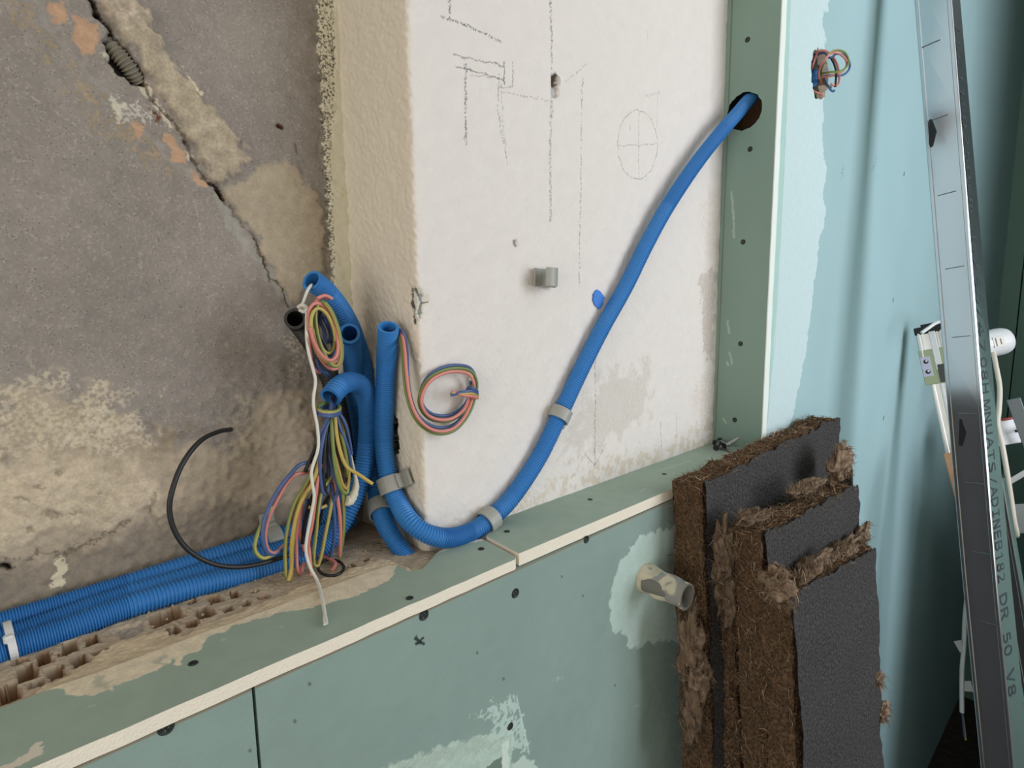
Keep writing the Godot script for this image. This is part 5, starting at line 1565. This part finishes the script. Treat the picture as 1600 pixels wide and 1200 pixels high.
func build_right_side() -> void:
	M.ink = mat(Color(0.16, 0.2, 0.22), 0.7)
	# the tall stud leaning on the wall
	var s := base("metal_stud", Vector3(1.11, 0, 0.43))
	tag(s, "tall galvanised metal stud with size printing, leaning on the wall nearest the camera", "metal stud", "metal studs")
	var rows: Array = []
	var at := func(y: float) -> Array:
		var k := (y - 1.411) / (2.053 - 1.411)
		return [y, lerpf(1.176, 1.201, k) + 0.012 * clampf(-k, 0.0, 2.0), lerpf(0.178, 0.083, k) + 0.006 * clampf(-k - 0.4, 0.0, 2.0), deg_to_rad(lerpf(12.0, 5.0, k))]
	for i in 26: rows.append(at.call(2.36 * i / 25.0))
	stud(s, rows, 0.05, 0.047, M.galv)
	var onweb := func(u: float, v: float) -> Array:       # point of the web plane under a pixel, and the row there
		var p := onx(u, v, 1.18)
		for k in 4:
			var r: Array = at.call(p.y)
			var nn := Vector3(-cos(r[3]), 0, -sin(r[3]))
			var c := Vector3(r[1], r[0], r[2])
			var d := ray(u, v)
			p = EYE + d * ((c - EYE).dot(nn) / d.dot(nn))
		return [p, at.call(p.y)]
	for q in [[1450, 70], [1462, 186], [1475, 304], [1487, 420], [1497, 528], [1507, 648], [1519, 757], [1530, 866], [1541, 976]]:
		var w: Array = onweb.call(q[0] + 4, q[1])
		var r: Array = w[1]
		var g := Vector3(-sin(r[3]), 0, cos(r[3]))
		var nn := Vector3(-cos(r[3]), 0, -sin(r[3]))
		var mm := MB.new()
		bar(mm, w[0] - g * 0.0125 - nn * 0.0003, w[0] + g * 0.0125 - nn * 0.0003 + Vector3(0, 0.004, 0), nn, 0.0012, 0.0012, 0.0003)
		obj("crease", mm.done(), M.galv_dull, s)
	# punched service slot
	for q in [[1458, 207], [1505, 676]]:
		var pw: Array = onweb.call(q[0], q[1])
		var pr: Array = pw[1]
		var pg := Vector3(-sin(pr[3]), 0, cos(pr[3]))
		var pn := Vector3(-cos(pr[3]), 0, -sin(pr[3]))
		var sm := MB.new()
		sm.prism(PackedVector2Array([Vector2(-0.007, 0.021), Vector2(-0.004, 0.0215), Vector2(0.0045, 0.001), Vector2(0.0012, -0.021), Vector2(-0.0025, -0.0225), Vector2(-0.0045, -0.02)]), pw[0] - pn * 0.0012, pg, Vector3.UP, pn, 0.0015)
		obj("punched_slot", sm.done(), M.dark, s)
	# printing runs down the turned flange
	var flange_pt := func(y: float, along: float) -> Array:
		var r: Array = at.call(y)
		var f := Vector3(cos(r[3]), 0, sin(r[3]))
		var g := Vector3(-sin(r[3]), 0, cos(r[3]))
		return [Vector3(r[1], r[0], r[2]) + f * along + g * (0.025 + 0.0004), g]
	for q in [["LLC1150", 40, 196], ["250cm", 207, 332], ["49X50/47", 355, 548], ["08H", 556, 612], ["MNUATS", 622, 735], ["/ADINEB182", 742, 905], ["DR", 925, 965], ["50", 985, 1020], ["V8", 1045, 1085]]:
		var ya := 2.4
		var yb := 2.4
		for k in 2000:                                   # heights where the print starts and ends
			var y := 2.4 - k * 0.001
			var fp: Array = flange_pt.call(y, 0.02)
			var c := (fp[0] as Vector3) - EYE
			var d := AX * c.x + AY * c.y + AZ * c.z
			var v := 600.0 + FOCAL * d.y / d.z
			if v < q[1]: ya = y
			if v < q[2]: yb = y
		var A0: Array = flange_pt.call(ya, 0.014)
		var A1: Array = flange_pt.call(yb, 0.014)
		lettering(s, q[0], A0[0], A1[0] - A0[0], A0[1], 0.022, (A1[0] as Vector3).distance_to(A0[0]))
	# second stud behind it, standing steeper
	var s2 := base("metal_stud", Vector3(1.5, 0, 0.42))
	tag(s2, "second metal stud, mostly hidden behind the tall printed one", "metal stud", "metal studs")
	var r2: Array = []
	var t0 := EYE + ray(1552, 745) * (1.12 / FOCAL)
	var t1 := EYE + ray(1596, 1000) * (1.14 / FOCAL)
	for i in 12:
		var p := t0.lerp(t1, i / 6.0)
		r2.append([p.y, p.x, p.z, deg_to_rad(4.0)])
	stud(s2, r2, 0.027, 0.024, M.galv)
	# aluminium straightedge with a black end cap and a sticker
	var ra := onz(1452, 519, 0.045)
	var rb := onz(1497, 722, 0.12)
	rb = ra + (rb - ra) * 3.4
	rb.y = maxf(rb.y, 0.02)
	var al := base("aluminium_rail", rb)
	tag(al, "ribbed aluminium rail with a black end cap, leaning behind the metal stud", "aluminium rail")
	var dir := (rb - ra).normalized()
	var fac := (EYE - ra).normalized()
	fac = (fac - dir * fac.dot(dir)).normalized()
	var sd := dir.cross(fac)
	var m1 := MB.new()
	bar(m1, ra, rb, fac, 0.036, 0.02, 0.0015)
	obj("body", m1.done(), M.alu, al)
	for k in 3:
		var m2 := MB.new()
		var off: float = [-0.013, -0.001, 0.013][k]
		bar(m2, ra + sd * off + fac * 0.011, rb + sd * off + fac * 0.011, fac, 0.0055, 0.006, 0.001)
		obj("rib", m2.done(), M.white if k == 1 else M.alu, al)
	var hm := MB.new()
	bar(hm, ra - dir * 0.001, ra + dir * 0.085, fac, 0.05, 0.026, 0.002)
	obj("bracket", hm.done(), M.alu, al)
	for k in 3:
		var m2 := MB.new()
		var off: float = [-0.021, -0.004, 0.02][k]
		bar(m2, ra + sd * off + fac * 0.014, ra + dir * 0.083 + sd * off + fac * 0.014, fac, [0.006, 0.012, 0.004][k], 0.004, 0.001)
		obj("rib", m2.done(), M.white, al)
	var cm := MB.new()
	bar(cm, ra - dir * 0.013, ra + dir * 0.003, fac, 0.053, 0.03, 0.002)
	bar(cm, ra - dir * 0.018 - sd * 0.002, ra - dir * 0.01 - sd * 0.002, fac, 0.03, 0.024, 0.001)
	obj("end_cap", cm.done(), M.dark, al)
	var pm := MB.new()
	bar(pm, ra + dir * 0.037, ra + dir * 0.112, fac, 0.054, 0.031, 0.001)
	obj("sticker_plate", pm.done(), mat(Color(0.62, 0.66, 0.52), 0.5), al)
	var dm := MB.new()
	bar(dm, ra + dir * 0.072 - sd * 0.013 + fac * 0.0155, ra + dir * 0.11 - sd * 0.013 + fac * 0.0155, fac, 0.024, 0.002, 0.0003)
	obj("dark_panel", dm.done(), mat(Color(0.27, 0.27, 0.27), 0.6), al)
	var wm := MB.new()
	bar(wm, ra + dir * 0.052 + sd * 0.0175 + fac * 0.0157, ra + dir * 0.094 + sd * 0.0175 + fac * 0.0157, fac, 0.017, 0.002, 0.0003)
	obj("pale_label", wm.done(), mat(Color(0.75, 0.74, 0.82), 0.5), al)
	for k in 2:
		var em := MB.new()
		var ec := ra + dir * (0.062 + k * 0.022) + sd * 0.017 + fac * 0.0168
		em.lathe(Transform3D(Basis(sd, fac, sd.cross(fac)), ec), PackedVector2Array([Vector2(0.0045, 0.0), Vector2(0.004, 0.0006), Vector2(0.0001, 0.0007)]), 16)
		obj("printed_dot", em.done(), M.dark, al)
		var em2 := MB.new()
		em2.lathe(Transform3D(Basis(sd, fac, sd.cross(fac)), ec + fac * 0.0005 - dir * 0.0012 - sd * 0.001), PackedVector2Array([Vector2(0.0024, 0.0), Vector2(0.002, 0.0006), Vector2(0.0001, 0.0007)]), 12)
		obj("printed_dot", em2.done(), M.white, al)
	# timber batten behind the stud
	var wa := onz(1490, 708, 0.125)
	var wb := onz(1532, 862, 0.19)
	var wd := MB.new()
	bar(wd, wa, wb, (EYE - wa), 0.034, 0.02, 0.001)
	tag(obj("timber_batten", wd.done(), M.wood), "pale timber batten below the aluminium rail behind the metal stud", "timber batten")
	# white lamp-holder cap and its cable
	var D := func(u: float, v: float, dep: float) -> Vector3: return EYE + ray(u, v) * (dep / FOCAL)
	var ca: Vector3 = D.call(1520, 542, 1.45)
	var cb: Vector3 = D.call(1576, 531, 1.45)
	var cap := base("plastic_cap", (ca + cb) * 0.5)
	tag(cap, "white plastic cap with rounded end and small sticker, sticking out behind the metal stud", "plastic cap")
	var cy := (cb - ca).normalized()
	var cx := cy.cross((EYE - ca)).normalized()
	var kx := Transform3D(Basis(cx, cy, cx.cross(cy)), ca)
	var L := ca.distance_to(cb)
	var km := MB.new()
	km.lathe(kx, PackedVector2Array([Vector2(0.032, 0.0), Vector2(0.0325, L * 0.72), Vector2(0.0318, L * 0.82), Vector2(0.029, L * 0.91), Vector2(0.022, L * 0.97), Vector2(0.012, L * 0.995), Vector2(0.0001, L)]), 28)
	obj("shell", km.done(), M.white, cap)
	var tow := (EYE - ca).normalized()
	tow = (tow - cy * tow.dot(cy)).normalized()
	var lab := MB.new()
	lab.box(Transform3D(Basis(cy, tow.cross(cy), tow), ca + cy * L * 0.44 + tow * 0.0322), Vector3(0.026, 0.024, 0.001), 0.0003)
	obj("sticker", lab.done(), mat(Color(0.84, 0.82, 0.78), 0.5), cap)
	for k in 2:
		var lk := MB.new()
		lk.box(Transform3D(Basis(cy, tow.cross(cy), tow), ca + cy * (L * 0.36 + k * 0.011) + tow * 0.0329), Vector3(0.0025, [0.02, 0.014][k], 0.0006), 0.0002)
		obj("printed_line", lk.done(), mat(Color(0.4, 0.37, 0.35), 0.6), cap)
	var pth := PackedVector3Array()
	for q in [[1552, 548, 1.43], [1556, 570, 1.4], [1562, 605, 1.38], [1561, 640, 1.36], [1559, 662, 1.35], [1566, 695, 1.33], [1573, 735, 1.32], [1580, 780, 1.32], [1585, 815, 1.32], [1589, 837, 1.33], [1583, 828, 1.34], [1572, 795, 1.35], [1562, 765, 1.36], [1556, 735, 1.37], [1550, 700, 1.38]]: pth.append(D.call(q[0], q[1], q[2]))
	var cable := obj("white_cable", wire_mesh(pth, 0.0052, [], 0.006), M.cable if M.has("cable") else M.white)
	tag(cable, "white round cable hanging from the plastic cap in a long loop", "cable", "white cables")
	var p2 := PackedVector3Array()
	for q in [[1440, 520, 1.2], [1450, 513, 1.2], [1462, 505, 1.2], [1478, 500, 1.2], [1500, 503, 1.24], [1525, 520, 1.35], [1535, 535, 1.44]]: p2.append(D.call(q[0], q[1], q[2]))
	tag(obj("white_cable", wire_mesh(p2, 0.0035, [], 0.006), M.white), "short white cable arching over the black cap of the aluminium rail", "cable", "white cables")
	# hanging cable with paper flags
	var p3 := PackedVector3Array()
	for q in [[1520, 850, 1.62], [1515, 905, 1.6], [1508, 960, 1.6], [1506, 1010, 1.6], [1503, 1050, 1.6], [1503, 1113, 1.6]]: p3.append(D.call(q[0], q[1], q[2]))
	var hc := obj("white_cable", wire_mesh(p3, 0.0055, [], 0.006), M.white)
	tag(hc, "white cable hanging low with two paper flags and bare coloured ends", "cable", "white cables")
	for k in 2:
		var em := wire_mesh(PackedVector3Array([D.call(1503, 1110, 1.6), D.call(1505 + k, 1130, 1.6), D.call(1507 + k * 2, 1152 + k * 4, 1.6)]), 0.0022, GY if k == 1 else [], 0.004)
		obj("wire_end", em, M.gy if k == 1 else M.wblue, hc)
	for q in [[[1490, 1002], [1502, 1000], [1504, 1018], [1500, 1020]], [[1507, 1064], [1517, 1064], [1521, 1081], [1507, 1080]]]:
		var fp := MB.new()
		var c4: Array = []
		for w in q: c4.append(D.call(w[0], w[1], 1.597))
		var back := (EYE - (c4[0] as Vector3)).normalized() * 0.0008
		for k in 2:
			var off := back * (k * 1.0)
			fp.quad(c4[0] + off, c4[1] + off, c4[2] + off, c4[3] + off, back * (1.0 if k == 1 else -1.0))
		for k in 4: fp.quad(c4[k], c4[(k + 1) % 4], c4[(k + 1) % 4] + back, c4[k] + back, Vector3.UP)
		obj("paper_flag", fp.done(), M.white, hc)
	# white fitting with a red stripe, grey strap and black tie
	var B3 := func(name_s: String, parent: Node3D, u0: float, v0: float, u1: float, v1: float, dep: float, wide: float, thick: float, mt: Material) -> MeshInstance3D:
		var q := MB.new()
		var pa: Vector3 = D.call(u0, v0, dep)
		var pb: Vector3 = D.call(u1, v1, dep)
		bar(q, pa, pb, EYE - pa, wide, thick, 0.0015)
		return obj(name_s, q.done(), mt, parent)
	var wf := base("white_fitting", D.call(1590, 690, 1.46))
	tag(wf, "white plastic fitting with a red stripe along its top edge, beside the metal stud", "plastic fitting")
	B3.call("body", wf, 1535, 680, 1640, 663, 1.45, 0.062, 0.03, M.white)
	B3.call("red_stripe", wf, 1565, 656, 1584, 653, 1.43, 0.006, 0.006, mat(Color(0.66, 0.2, 0.16), 0.5)).set_meta("label", "red stripe")
	B3.call("brass_edge", wf, 1553, 656, 1556, 662, 1.43, 0.008, 0.006, mat(Color(0.6, 0.52, 0.25), 0.5))
	B3.call("black_tie", wf, 1586, 674, 1610, 668, 1.42, 0.006, 0.004, M.dark)
	var ms := B3.call("metal_strap", null, 1583, 623, 1612, 702, 1.4, 0.026, 0.006, M.galv_dull) as MeshInstance3D
	tag(ms, "short grey metal strap standing across the white fitting", "metal strap")
	var wb2 := B3.call("white_strap", null, 1562, 762, 1625, 725, 1.4, 0.012, 0.005, M.white) as MeshInstance3D
	tag(wb2, "thin white strap crossing behind the looped cable", "strap")
	for q in [[1535, 815, 1660, 805, 1.62, 0.075, "upper pale grey horizontal rail against the dark green end wall"], [1560, 960, 1680, 950, 1.62, 0.09, "lower pale grey horizontal rail against the dark green end wall"]]:
		var hr := B3.call("horizontal_rail", null, q[0], q[1], q[2], q[3], q[4], q[5], 0.03, M.pale) as MeshInstance3D
		tag(hr, q[6], "rail", "pale horizontal rails")
